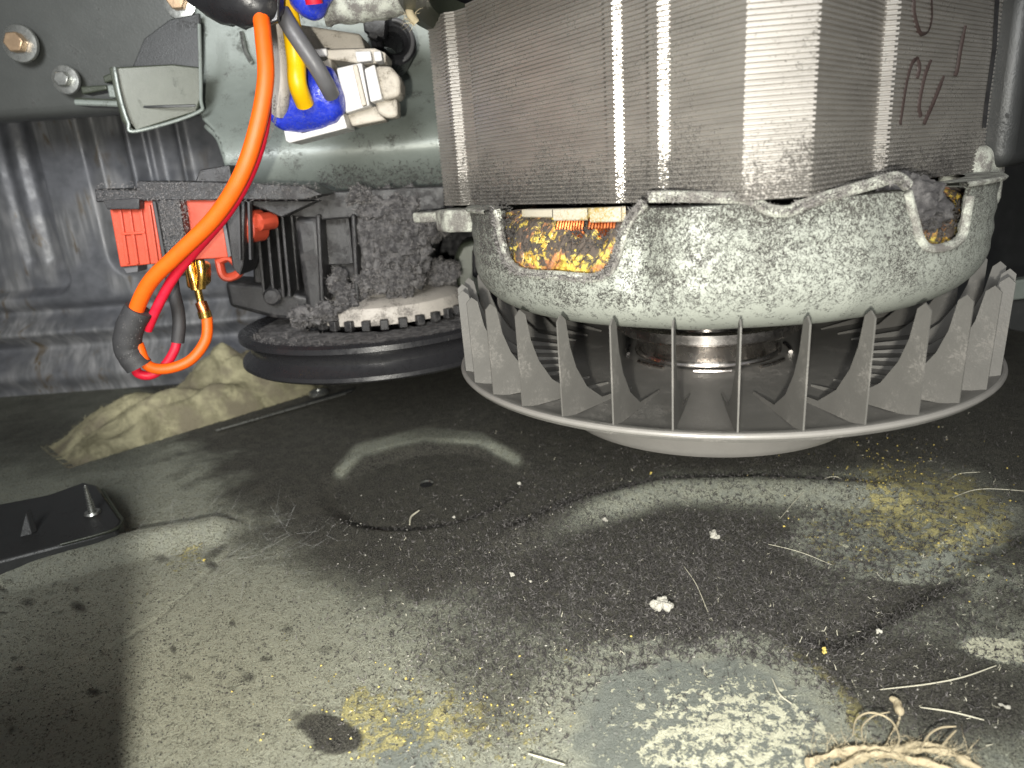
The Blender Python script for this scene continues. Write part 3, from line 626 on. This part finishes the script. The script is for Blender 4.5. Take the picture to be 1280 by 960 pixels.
for k in range(30):
    a = 2*math.pi*k/30; mb = MB(); rm = Matrix.Rotation(a, 3, 'Z'); mb.box((PX+.4+3.55*math.cos(a), PY+3.55*math.sin(a), 6.55), (.34, .34, .42), rm); mb.build('tooth', m_black, tr, .04)
mb = MB(); mb.lathe([(0, 8.1), (1.3, 8.1), (1.5, 7.6), (1.9, 7.4), (1.9, 6.5)], (PX+.6, PY), 64); mb.build('ring_hub', m_whitew, pu)
# body
def pp(name, pix, Yy, dep, mat, parent, bev=.08, sub=0, disp=None):
    mb = MB(); mb.pprism(pix, Yy, dep); return mb.build(name, mat, parent, bev if not disp else 0, sub=sub, disp=disp, seg=3)
pp('top_flange', [(330, 243), (402, 240), (470, 236), (556, 232), (556, 262), (500, 268), (395, 276), (330, 262)], 28.6, 4.5, m_black, pu)
pp('body_wall', [(365, 262), (556, 250), (520, 395), (470, 395), (385, 398)], 30.0, 4, m_black, pu)
pp('vertical_post', [(366, 272), (398, 270), (404, 330), (408, 395), (384, 400), (374, 330)], 28.4, 1.5, m_black, pu, .25)
pp('recess_panel', [(400, 272), (436, 270), (442, 330), (406, 332)], 29.4, .8, m_black, pu, .05)
for xx in (394, 438): pp('body_rib', [(xx, 268), (xx+6, 268), (xx+12, 395), (xx+6, 395)], 28.3, 1.0, m_black, pu, .08)
for xx in (318, 330, 342, 350): pp('body_rib', [(xx, 268), (xx+4, 268), (xx+14, 372), (xx+10, 372)], 28.6, 1.6, m_black, pu, .04)
pp('side_wall_panel', [(312, 262), (366, 262), (376, 392), (318, 380)], 29.6, 2.0, m_black, pu, .1)
pp('lower_shoe', [(280, 352), (330, 356), (392, 372), (386, 404), (340, 398), (286, 384)], 29.0, 2.0, m_black, pu, .2)
mb = MB(); mb.lathe([(.0, .12), (.28, .10), (.38, 0)], seg=20, ax=Matrix.Translation(P(340, 371, 28.6))@Matrix.Rotation(math.radians(90), 4, 'X')); mb.build('rivet', m_black, pu)
def lump(name, c, r, mat, parent, amp=.35, sc=1.4, subd=5, seed=0):
    bmx = bmesh.new(); bmesh.ops.create_icosphere(bmx, subdivisions=subd, radius=1); c = Vector(c)
    for vv in bmx.verts: vv.co = Vector((c.x+vv.co.x*r[0], c.y+vv.co.y*r[1], c.z+vv.co.z*r[2]))*S
    me = bpy.data.meshes.new(name); bmx.to_mesh(me); bmx.free(); o = finish(me, name, mat, parent, disp=(amp, sc, seed)); tag(o, kind='stuff')
    n = len(me.vertices); co = np.empty(n*3); me.vertices.foreach_get('co', co); nr = np.empty(n*3); me.vertices.foreach_get('normal', nr)
    return co.reshape(-1, 3)/S, nr.reshape(-1, 3)
ap, an = [], []
for i, (px, py, Yy, rx, rz) in enumerate(((466, 300, 29.2, .7, 1.6), (492, 262, 29.0, 1.6, .8), (500, 300, 29.0, 1.2, 1.5), (472, 352, 28.6, .9, .5), (500, 348, 28.6, .9, .7), (436, 376, 28.4, .5, .5), (412, 390, 28.1, .6, .4), (530, 285, 29.2, .8, .32), (546, 291, 29.0, .45, .3), (424, 352, 28.9, .35, .5), (520, 320, 29.2, .5, 1.0), (385, 396, 28.0, .7, .35), (538, 262, 29.6, .8, .5), (455, 248, 29.0, .8, .35), (550, 340, 31, .8, .5), (540, 360, 32, 1.0, .4))):
    c_, n__ = lump('lint_clump', P(px, py, Yy), (rx, .7, rz), m_dust, pu, .30, 2.6, 4 if rx < .8 else 5, i*3.1); ap.append(c_); an.append(n__)
ap = np.concatenate(ap); an = np.concatenate(an); fuzz('lint_fuzz', ap, an, 22000, .17, .010, m_fib, pu); fuzz('lint_fuzz', ap, an, 9000, .16, .012, m_fibd, pu)
fp, fn = [], []
for _ in range(3000):
    a = random.uniform(3.4, 6.2); r = random.uniform(3.4, 6.0); fp.append((PX+r*math.cos(a), PY+r*math.sin(a), 6.15)); fn.append((0, 0, 1))
fuzz('pulley_lint', fp, fn, 3500, .13, .01, m_fib, pu)

# ================================================================== SWITCH HOLDER WITH RED BLOCKS
sh = thing('switch_holder', 'black plastic switch holder clasping orange red plastic blocks, behind the orange wire', 'switch holder')
pp('top_bar', [(118, 236), (171, 238), (171, 226), (245, 227), (380, 232), (404, 243), (380, 250), (300, 250), (174, 251), (120, 253)], 26.6, 2.6, m_black, sh, .05)
pp('top_nub', [(243, 228), (250, 212), (287, 206), (290, 228)], 27.4, 1.2, m_black, sh, .05)
pp('end_clip', [(128, 250), (174, 248), (174, 262), (134, 262)], 26.5, 1.2, m_black, sh, .04)
b1 = pp('left_block', [(137, 262), (172, 260), (172, 252), (190, 250), (203, 329), (150, 334)], 26.9, 1.3, m_red, sh, .05)
for xa in (146, 158, 172, 183): pp('block_rib', [(xa, 256), (xa+4, 256), (xa+15, 330), (xa+11, 330)], 26.78, .3, m_red, b1, .02)
pp('block_step', [(152, 291), (180, 289), (181, 292), (152, 294)], 26.75, .3, m_red, b1, .02)
pp('block_foot', [(153, 334), (172, 332), (172, 340), (158, 342)], 27.1, .8, m_greyw, b1, .03)
pp('middle_strut', [(189, 251), (224, 249), (230, 290), (232, 345), (213, 345), (203, 326)], 26.3, 1.8, m_black, sh, .06)
pp('strut_edge', [(190, 252), (194, 252), (208, 330), (204, 330)], 26.15, .4, m_sleeve, sh, .03)
b2 = pp('centre_block', [(224, 247), (272, 245), (285, 322), (230, 326)], 26.9, 1.2, m_red, sh, .05)
pp('block_edge', [(272, 246), (276, 246), (289, 320), (285, 322)], 26.8, .5, m_greyw, b2, .02)
pp('right_strut', [(280, 250), (306, 251), (304, 330), (300, 345), (290, 335)], 26.8, 1.8, m_black, sh, .06)
for xa in (296, 309): pp('strut_edge', [(xa, 252), (xa+3, 252), (xa+5, 325), (xa+2, 325)], 26.6, .3, m_sleeve, sh, .02)
pp('web', [(300, 251), (395, 251), (352, 272), (330, 262)], 27.5, 2.2, m_black, sh, .05)
for px, py, r1, r2 in ((313, 283, .42, .62), (329, 277, .26, .34)):
    mb = MB(); ax = Matrix.Translation(P(px, py, 27.6))@Matrix.Rotation(math.radians(90), 4, 'X')@Matrix.Rotation(math.radians(-20), 4, 'Y'); mb.lathe([(0, .45), (r1*.6, .45), (r1, .3), (r1, -.6), (0, -.6)], seg=32, ax=ax@Matrix.Diagonal((1, r2/r1, 1, 1))); mb.build('red_knob', m_red, sh)
mb = MB(); tp = [P(274, 326, 27.2), P(288, 322, 27.2), P(300, 338, 27.3), P(290, 346, 27.3), P(279, 344, 27.2)]; mb.tube(catmull(tp+[tp[0]], 6)[:-1], .17, 10, closed=True, flat=1.6); mb.build('red_eyelet', m_red, sh)
pts, nr = [], []
for _ in range(1500): pts.append(P(random.uniform(200, 235), random.uniform(250, 340), 26.25)); nr.append((0, -1, 0))
for _ in range(1500): pts.append(P(random.uniform(120, 400), random.uniform(228, 252), 26.55)); nr.append((0, -1, 0))
fuzz('holder_lint', pts, nr, 3500, .09, .008, m_fib, sh)

# ================================================================== WIRES
def wire(name, pix, r, mat, parent=None, n=10, seg=16, flat=1.0, bend=None):
    pth = catmull([P(x, y, Yy) for x, y, Yy in pix], n); mb = MB(); mb.tube(pth, r, seg, flat=flat); return mb.build(name, mat, parent, fixn=True), pth
ow = thing('orange_wire', 'thick orange wire looping down from the tape to a brass terminal', 'wire')
wire('insulation', [(326, 20, 23.5), (329, 45, 23.3), (332, 100, 23.0), (320, 165, 22.8), (300, 222, 22.8), (268, 272, 23.0), (222, 318, 23.2), (188, 352, 23.4), (170, 388, 23.6), (163, 420, 23.7)], .255, m_orange, ow)
wire('insulation', [(172, 430, 23.8), (184, 456, 23.9), (208, 461, 24.2), (238, 450, 24.6), (257, 425, 25.0), (259, 400, 25.3), (256, 390, 25.4)], .195, m_orange, ow)
tm = MB(); tm.pprism([(229, 333), (236, 330), (243, 331), (246, 358), (240, 362), (233, 360)], 25.3, .5); tm.pprism([(244, 330), (252, 327), (258, 332), (258, 355), (250, 362), (245, 358)], 25.2, .5); te = tm.build('brass_terminal', m_brass, ow, .14, seg=4)
wire('barrel_roll', [(238, 328, 25.2), (241, 345, 25.1), (245, 362, 25.1)], .17, m_brass, te); wire('barrel_roll', [(250, 326, 25.1), (252, 342, 25.05), (251, 360, 25.1)], .17, m_brass, te)
wire('neck', [(247, 360, 25.3), (249, 370, 25.3), (252, 382, 25.3)], .13, m_brass, te)
wire('crimp', [(251, 378, 25.35), (254, 386, 25.3), (257, 396, 25.3)], .21, m_copper, te); wire('crimp', [(255, 389, 25.3), (257, 397, 25.3)], .235, m_brass, te)
sl = MB(); sl.tube(catmull([P(174, 386, 23.7), P(163, 408, 23.7), P(159, 430, 23.75), (P(164, 444, 23.8)), P(174, 458, 23.85)], 8), [.46+.006*math.sin(i) for i in range(33)], 18); sl.build('black_shrink_sleeve', m_sleeve, ow)
pts = [P(random.uniform(148, 176), random.uniform(392, 450), 23.2) for _ in range(300)]; fuzz('sleeve_lint', pts, [(0, -1, 0)]*300, 120, .06, .006, m_fib, ow)
rw = thing('red_wire', 'thin red wire behind the orange wire ending in a grey sleeve', 'wire')
wire('insulation', [(330, 50, 23.9), (333, 105, 23.7), (330, 160, 23.3), (313, 215, 23.2), (284, 266, 23.4), (240, 318, 23.7), (215, 350, 23.8), (196, 385, 23.9), (184, 412, 24.0)], .17, m_redw, rw)
wire('insulation', [(168, 452, 24.0), (172, 466, 24.1), (188, 469, 24.3), (205, 458, 24.6), (218, 438, 25.0), (222, 420, 25.2)], .17, m_redw, rw)
wire('grey_sleeve', [(222, 428, 25.1), (224, 405, 25.2), (222, 385, 25.4), (217, 365, 25.6), (214, 340, 25.8)], .23, m_sleeve, rw)
pts = [P(343-(y-100)*.0+(-(max(0, y-150))**1.3*.13), y, 23.25) for y in np.random.default_rng(3).uniform(120, 260, 500)]
fuzz('wire_lint', pts, [(1, -1, 0)]*len(pts), 600, .08, .008, m_fib, rw)

# connector
cp = thing('connector_plug', 'white plug connector half covered with blue sealant, wires entering from the left', 'connector')
U0 = P(420, 130, 27); 
def cbox(name, pix, Yy, dep, mat, par, bev=.06): return pp(name, pix, Yy, dep, mat, par, bev)
cbox('main_shell', [(420, 85), (452, 78), (462, 132), (432, 142)], 26.4, 2.2, m_white, cp)
cbox('shell_rib', [(440, 82), (446, 80), (458, 131), (452, 133)], 26.2, .5, m_beige, cp, .04)
cbox('latch_block', [(455, 86), (468, 80), (478, 124), (463, 128)], 26.0, 1.4, m_white, cp)
cbox('outer_cap', [(468, 82), (488, 82), (500, 97), (500, 120), (478, 126)], 26.2, 1.6, m_beige, cp, .15)
cbox('cap_tongue', [(468, 126), (496, 122), (497, 146), (484, 148), (472, 142)], 26.6, 1.0, m_beige, cp, .12)
cbox('top_rail', [(400, 62), (468, 60), (482, 66), (482, 78), (455, 80), (410, 74)], 27.2, 1.6, m_beige, cp)
cbox('top_lug', [(443, 64), (463, 63), (465, 76), (446, 78)], 26.8, 1.0, m_white, cp)
cbox('bright_lug', [(466, 64), (476, 63), (478, 76), (468, 77)], 26.7, .8, m_white, cp)
cbox('rear_body', [(372, 30), (450, 42), (458, 66), (380, 66)], 28.8, 2.0, m_beige, cp, .1)
cbox('small_lug', [(391, 61), (408, 60), (409, 70), (393, 72)], 27.0, .8, m_white, cp)
cbox('window_frame', [(354, 160), (376, 155), (376, 167), (408, 158), (406, 144), (428, 139), (434, 160), (362, 179), (357, 176)], 26.2, 1.5, m_white, cp, .05)
cbox('window_core', [(374, 150), (408, 142), (410, 160), (377, 168)], 26.8, .8, m_dust, cp, .05)
cbox('lower_rail', [(433, 143), (470, 132), (482, 150), (440, 158)], 27.0, 1.0, m_beige, cp, .08)
cbox('cream_lug', [(383, 86), (412, 72), (416, 90), (388, 96)], 27.0, 1.2, m_beige, cp, .08)
# sealant: lofted blob
bmx = bmesh.new(); bmesh.ops.create_icosphere(bmx, subdivisions=5, radius=1); me = bpy.data.meshes.new('blue_sealant')
keys = [(346, 150, 15), (362, 140, 25), (385, 126, 33), (410, 118, 32), (424, 115, 24)]
bmx.free(); mb = MB(); ks = catmull([P(x, y, 26.2) for x, y, r in keys], 6); rs = np.interp(np.linspace(0, 4, len(ks)), range(5), [k[2] for k in keys])/FPX*26.2
ends = [ks[0]-(ks[1]-ks[0])*2.0]+ks+[ks[-1]+(ks[-1]-ks[-2])*1.6]; rs = [rs[0]*.35]+list(rs)+[rs[-1]*.45]
mb.tube(ends, rs, 28, flat=.8); o = mb.build('blue_sealant', m_blue, cp, ang=180, disp=(.06, 1.2)); sb = o.modifiers.new('s', 'SUBSURF'); sb.levels = sb.render_levels = 1
wire('white_wire', [(343, 10, 25.6), (348, 50, 25.6), (352, 90, 25.4), (351, 125, 25.5), (349, 140, 25.8)], .30, m_whitew, cp)
wire('yellow_wire', [(355, -10, 25.0), (364, 30, 25.0), (370, 75, 24.9), (372, 105, 24.8), (381, 130, 25.3)], [.31]*41, m_yel, cp)
wire('grey_wire', [(352, 15, 24.6), (368, 42, 24.5), (392, 78, 24.6), (406, 102, 24.9), (414, 118, 25.4)], .28, m_greyw, cp)

tb = thing('tape_bundle', 'black taped wire bundle hanging at the top edge over the wires', 'tape')
c_, n__ = None, None
mb = MB(); mb.tube(catmull([P(270, -60, 24), P(300, -20, 24), (P(318, 5, 24)), P(330, 26, 24.2)], 8), [1.6-.9*(i/24)**1.5 for i in range(25)], 24, flat=.8); mb.build('tape_wrap', m_blackc, tb, disp=(.22, .9))
pp('tape_flap', [(256, -5), (300, -5), (310, 25), (285, 22), (262, 14)], 24.2, .25, m_blackc, tb, .06)
pp('tape_flap', [(300, 0), (350, -5), (348, 26), (328, 34), (312, 22)], 23.6, .2, m_blackc, tb, .06)
b2p = thing('blue_capped_plug', 'blue plug with a pink wire end at the top edge, right of the yellow wire', 'connector')
mb = MB(); mb.tube(catmull([P(384, -45, 25), P(388, -10, 25), P(392, 8, 25.0), P(398, 22, 25.2)], 6), [.72, .72, .72, .72, .72, .72, .72, .72, .72, .72, .70, .66, .60, .53, .46, .40, .34, .28, .2], 24); mb.build('blue_cap', m_blue, b2p, ang=180)
wire('pink_wire', [(388, -20, 24.3), (391, -5, 24.2), (393, 5, 24.25)], .27, m_redw, b2p)
gs = thing('fabric_sleeve', 'grey dusty fabric sleeve at the top edge beside the blue plug', 'sleeve')
mb = MB(); mb.tube(catmull([P(405, 8, 26), P(440, 4, 26), (P(480, -2, 26)), P(520, -14, 26)], 8), .62, 18); mb.build('sleeve_cloth', m_rim, gs, disp=(.12, 2)); 
cd = thing('frayed_cord', 'short frayed tan cord hanging at the top beside the motor cover', 'cord')
wire('cord_strand', [(511, -20, 22.8), (511, 5, 22.8), (513, 18, 22.8), (520, 28, 22.9)], .12, m_root, cd)
fuzz('cord_fray', [P(random.uniform(507, 520), random.uniform(15, 30), 22.8) for _ in range(60)], [(0, 0, -1)]*60, 80, .3, .008, m_root, cd)

# ================================================================== THINGS ON THE FLOOR
# crumpled rag
rg = []
A = Z(92, 582); B = Z(405, 486); ax_ = (B-A); L = ax_.length; ax_.normalize(); nx_ = Vector((-ax_.y, ax_.x, 0))
us = np.linspace(-.02, 1.02, 170); vs = np.linspace(-.2, 4.8, 90); Uu, Vv = np.meshgrid(us, vs)
prof_h = np.interp(Uu, [0, .08, .25, .45, .62, .8, .95, 1], [.0, 1.2, 2.1, 2.4, 3.8, 3.0, 1.2, 0])
cross = np.sin(np.clip((Vv+.1)/4.6, 0, 1)*math.pi)**.55
ph = Uu*15+Vv*1.3; fold = .30*np.sin(ph+1.5*vnoise(Uu*6, Vv, 1, 4))+.42*(np.abs(vnoise(Uu*9, Vv, .9, 8)-.5))*2+.05*vnoise(Uu*20, Vv, 3, 9)
Hh = prof_h*cross*(.72+.55*fold)+.02
XX = A.x+ax_.x*Uu*L+nx_.x*Vv; YY = A.y+ax_.y*Uu*L+nx_.y*Vv
o = grid_mesh('crumpled_rag', XX, YY, Hh-.02, m_rag); tag(o, 'crumpled yellow brown rag lying at the back of the floor below the wires', 'rag')
s_ = o.modifiers.new('thick', 'SOLIDIFY'); s_.thickness = .0008
rp = np.stack([XX, YY, Hh], -1)[::3, ::3].reshape(-1, 3); fuzz('rag_fibres', rp, np.tile([0, -.4, 1.], (len(rp), 1)), 5000, .22, .006, m_rag, o)
# edge strip with clip
es = thing('edge_strip', 'thin bright metal strip along the floor edge beside the rag', 'metal strip')
mb = MB(); p0, p1 = Z(270, 538, .25), Z(432, 492, .25); mb.tube([p0, (p0+p1)/2, p1], .06, 8); mb.build('strip_bead', m_zinc, es)
mb = MB(); p0, p1 = Z(330, 522, .15), Z(440, 490, .15); mb.prism([p0, p1, p1+Vector((.1, .5, 0)), p0+Vector((.1, .5, 0))], (0, 0, .12)); mb.build('strip_plate', m_dark, es, .02)
mb = MB(); c = Z(398, 493, .6); mb.lathe([(.15, 0), (.55, 0), (.6, .08), (.5, .2), (.2, .25), (.15, .15)], seg=32, ax=Matrix.Translation(c), close=True); mb.build('clip_ring', m_zinc, es)
# plate with screw
sc_ = thing('corner_plate', 'dark rounded corner plate with an upright screw at the left edge of the floor', 'plate')
pz = .9; outl = [Z(x, y, pz) for x, y in [(-160, 660), (60, 618), (105, 602), (122, 606), (146, 640), (153, 650), (146, 660), (120, 669), (70, 682), (-160, 742)]]
mb = MB(); mb.prism(outl, (0, 0, -.9)); mb.build('plate_body', m_dark, sc_, .12, seg=3)
mb = MB(); mb.tube(catmull([Z(x, y, pz+.04) for x, y in [(128, 612), (146, 640), (153, 650), (146, 660), (120, 669), (75, 681)]], 8), .05, 8); mb.build('plate_edge', m_green, sc_)
b_ = Z(116, 642, pz); mb = MB(); th = []
for i in range(90):
    t = i/89; r = .11*(1-t*.75)+.035*(math.sin(t*60) > 0); th.append((max(r, .012), b_.z+.1+1.05*t))
mb.lathe([(.0, b_.z), (.30, b_.z+.02), (.26, b_.z+.1)]+th+[(0, b_.z+1.2)], (b_.x, b_.y), 20); mb.build('screw', m_zinc, sc_)
c_ = Z(30, 655, pz); mb = MB(); mb.prism([Z(24, 672, pz), Z(40, 668, pz), Z(32, 640, pz+.7)], (.05, .25, 0)); mb.build('bent_tab', m_dark, sc_, .03)
# hair and fibres
def hair(pix, r, mat, label, cat='hair', group=None, lift=.1):
    group = group or ('curled tan fibres around the root' if cat == 'fibre' else 'pale hairs on the floor' if cat == 'hair' else None)
    pts = [Z(x, y, lift+(l if len(q) > 2 else 0)) for q in pix for x, y, l in [(*q, 0) if len(q) == 2 else q]]
    pth = catmull(pts, 8); n = len(pth); mb = MB(); mb.tube(pth, [r*(1-.5*abs(2*i/n-1)**3) for i in range(n)], 7); o = mb.build(cat.replace(' ', '_'), mat); tag(o, label, cat, group); return o
hair([(975, 648), (1005, 615), (1038, 596), (1060, 603), (1088, 620)], .014, m_fibl, 'thin pale hair arched over the curved ridge below the fan', lift=.25)
hair([(1190, 622), (1215, 613), (1240, 611), (1285, 614)], .013, m_fibl, 'thin pale hair at the right edge beyond the yellow patch', lift=.35)
hair([(1185, 600), (1200, 592), (1225, 590)], .012, m_fibl, 'short pale hair curving above the right edge hair', lift=.35)
hair([(1100, 862), (1160, 855), (1205, 846), (1245, 832)], .016, m_fibl, 'long straight pale hair on dark dust at the lower right')
hair([(1150, 884), (1190, 890), (1230, 900)], .016, m_fibl, 'short pale hair just under the long straight hair')
hair([(1066, 920), (1070, 900), (1085, 891), (1105, 895), (1118, 906), (1124, 925), (1115, 940)], .02, m_root, 'curled tan fibre looping left of the forked root', 'fibre', lift=.4)
hair([(1078, 925), (1078, 908), (1092, 895), (1112, 890)], .016, m_root, 'thinner tan fibre inside the curled loop', 'fibre', lift=.4)
hair([(1150, 940), (1160, 920), (1175, 910), (1195, 908)], .02, m_root, 'tan fibre arching to the right of the forked root', 'fibre', lift=.4)
hair([(1175, 935), (1188, 920), (1195, 913)], .02, m_root, 'short stiff tan fibre at the right end of the root', 'fibre', lift=.4)
hair([(965, 848), (975, 868), (990, 880)], .016, m_fibl, 'short white hair on the corroded bluish pad')
hair([(660, 942), (680, 948), (706, 956)], .022, m_fibl, 'pale straight hair on the yellow spotted floor at bottom')
hair([(512, 656), (514, 646), (524, 638)], .035, m_fibl, 'bent pale thread scrap on the near rim of the round dish', 'thread')
hair([(1040, 706), (1000, 690), (960, 680)], .010, m_fibl, 'faint hair lying across the dark dust under the ridge')
hair([(855, 708), (870, 730), (885, 765)], .012, m_fibl, 'faint curved hair right of the pale debris heap')
rt = thing('forked_root', 'pale tan forked root fibre lying at the bottom right corner', 'root')
for pts_, r in (([(1010, 952), (1050, 940), (1095, 936), (1130, 938), (1180, 940), (1225, 962)], .15), ([(1105, 938), (1112, 920), (1124, 900), (1122, 880), (1115, 874)], .10), ([(1040, 965), (1090, 944), (1160, 955), (1220, 975)], .2), ([(1118, 942), (1150, 930), (1185, 938), (1210, 950)], .11)):
    pth = catmull([Z(x, y, .12) for x, y in pts_], 14); mb = MB(); mb.tube(pth, [r*.62*(1-.55*i/len(pth))*(1+.25*mnoise.noise(Vector((i*.35, r*90, 0)))) for i in range(len(pth))], 10, flat=.6); mb.build('root_strand', m_root, rt, disp=(.09, 3))
fuzz('root_hairs', [Z(random.uniform(1010, 1220), random.gauss(944, 10), .15) for _ in range(300)], [(1, .2, .3)]*300, 420, .5, .004, m_root, rt)
fuzz('root_hairs', [Z(random.uniform(1020, 1220), random.gauss(946, 8), .3) for _ in range(200)], [(0, 0, 1)]*200, 50, .3, .008, m_root, rt)
def debris(px, py, r, mat, label, n=5, cat='debris', name='debris_flake'):
    r *= .62
    t = thing(name, label, cat, group='crumbs scattered on the floor') if n > 1 else None
    for k in range(n):
        bmx = bmesh.new(); bmesh.ops.create_icosphere(bmx, subdivisions=3, radius=1); c = Z(px, py, .12)+Vector((random.gauss(0, r*.5), random.gauss(0, r*.5), random.uniform(0, r*.6))) if n > 1 else Z(px, py, .1)
        s3 = Vector((random.uniform(.4, .8), random.uniform(.4, .8), random.uniform(.25, .6)))*r
        for vv in bmx.verts: vv.co = Vector((c.x+vv.co.x*s3.x, c.y+vv.co.y*s3.y, c.z+vv.co.z*s3.z))*S
        me = bpy.data.meshes.new('flake'); bmx.to_mesh(me); bmx.free()
        o = finish(me, 'flake' if n > 1 else name, mat, t, smooth=False, disp=(r*.5, 2.5/r*.5, k+px))
        if n == 1: tag(o, label, cat, 'crumbs scattered on the floor')
debris(892, 670, .24, m_crumb, 'largest pale flaky crumb on dark dust below the curved ridge', 6)
debris(757, 650, .14, m_crumb, 'pale crumb on the left part of the curved ridge', 4); debris(650, 605, .14, m_crumb, 'grey crumb on the right rim of the round dish', 3)
debris(568, 647, .11, m_crumb, 'small white crumb on the near rim of the dish', 3); debris(641, 718, .15, m_crumb, 'pink white crumb left of the thin white sliver', 3)
debris(664, 727, .09, m_crumb, 'thin white sliver on the dark floor centre', 2); debris(813, 592, .11, m_ycr, 'tan crumb on dark floor just under the fan', 2)
debris(1098, 790, .14, m_crumb, 'round translucent crumb on dark dust at right of centre', 3); debris(1031, 816, .12, m_ycr, 'yellow crumb above the corroded pad', 3); debris(980, 658, .09, m_ycr, 'small yellow crumb right of the largest pale crumb', 1, name='yellow_crumb')
debris(789, 795, .07, m_ycr, 'tiny orange crumb on the dark floor centre right', 1, name='yellow_crumb'); debris(1256, 882, .13, m_crumb, 'white crumb near the right edge among hairs', 3)
debris(830, 758, .34, m_crumb, 'heap of pale pinkish debris on the dark floor', 9); debris(255, 700, .10, m_ycr, 'yellow crumb at the end of the left swage', 2); debris(297, 477, .1, m_ycr, 'yellow crumb beside the rag', 1, name='yellow_crumb')
# dish hole
c = Z(532, 597); mb = MB(); mb.lathe([(0, -.30), (.28, -.32)], (c.x, c.y), 24); o = mb.build('drain_hole', m_void); tag(o, 'small dark hole at the centre of the round dish', 'hole')
mb = MB(); mb.tube([(c.x+.27*math.cos(t), c.y+.27*math.sin(t)+.03, -.30) for t in np.linspace(.4, 2.7, 14)], .05, 6); o = mb.build('hole_burr', m_zinc); o.parent = bpy.data.objects['drain_hole']
# dust carpet and crumbs, uncountable
def scatter(n, fun): 
    out = []
    while len(out) < n:
        px, py = fun()
        if ((px-885)/175)**2+((py-930)/105)**2 < 1 and random.random() < .85: continue
        p = Z(px, py); out.append((p.x, p.y))
    a = np.array(out); return np.stack([a[:, 0], a[:, 1], floor_h(a[:, 0], a[:, 1])+.03], -1)
q = scatter(14000, lambda: (max(random.gauss(880, 210), random.uniform(400, 700)), random.gauss(720, 85))); o = fuzz('dust_carpet', q, np.tile([0, 0, .7], (len(q), 1)), 42000, .17, .011, m_fibd, lie=.8); 
q = scatter(8000, lambda: (max(random.gauss(820, 240), random.uniform(350, 650)), random.gauss(730, 95))); o = fuzz('dust_carpet', q, np.tile([0, 0, .6], (len(q), 1)), 15000, .13, .007, m_fib, lie=.7)
q = scatter(1500, lambda: (random.uniform(500, 1280), random.gauss(790, 110))); o = fuzz('pale_fibre_scatter', q, np.tile([0, 0, .4], (len(q), 1)), 900, .16, .007, m_fibl, lie=.3)
def crumbs(name, pts, r0, r1, mat):
    n = len(pts); base = np.array([(1, 0, 0), (-.5, .8, 0), (-.5, -.8, 0), (0, 0, .9), (0, 0, -.5)]); ff = [(0, 1, 3), (1, 2, 3), (2, 0, 3), (1, 0, 4), (2, 1, 4), (0, 2, 4)]
    sc = rng.uniform(r0, r1, (n, 1, 1))*rng.uniform(.5, 1.2, (n, 1, 3)); v = (pts[:, None, :]+base[None]*sc+rng.normal(0, .15, (n, 5, 3))*sc).reshape(-1, 3)
    f = [tuple(i*5+k for k in q) for i in range(n) for q in ff]; me = bpy.data.meshes.new(name); me.from_pydata((v*S).tolist(), [], f); o = finish(me, name, mat, smooth=False); o['kind'] = 'stuff'
cw = [Z(random.gauss(265, 60), random.gauss(672, 26), random.uniform(.1, .9)) for _ in range(300)]
fuzz('cobweb', cw, [(1, .3, .2)]*300, 260, 1.5, .0018, m_stain, lie=1.0)
sr = thing('side_rail', 'pale grey sheet metal rail at the right edge beside the fan', 'metal rail')
pp('rail_face', [(1262, 352), (1300, 346), (1300, 372), (1262, 376)], 29.5, .6, m_pale, sr); pp('rail_web', [(1258, 376), (1300, 372), (1300, 420), (1262, 412)], 30.2, .4, m_dark, sr)
crumbs('dark_grit', scatter(9000, lambda: (random.uniform(0, 1280), random.gauss(800, 120))), .008, .035, m_fibd)
crumbs('pale_grit', scatter(700, lambda: (random.uniform(420, 1280), random.gauss(760, 110))), .010, .040, m_crumb)
crumbs('yellow_grit', scatter(500, lambda: random.choice([(random.gauss(1140, 90), random.gauss(660, 40)), (random.gauss(560, 120), random.gauss(900, 40)), (random.gauss(1110, 40), random.gauss(600, 25))])), .012, .05, m_ycr)
print('tris', sum(len(o.data.polygons) for o in C.objects if o.type == 'MESH'))
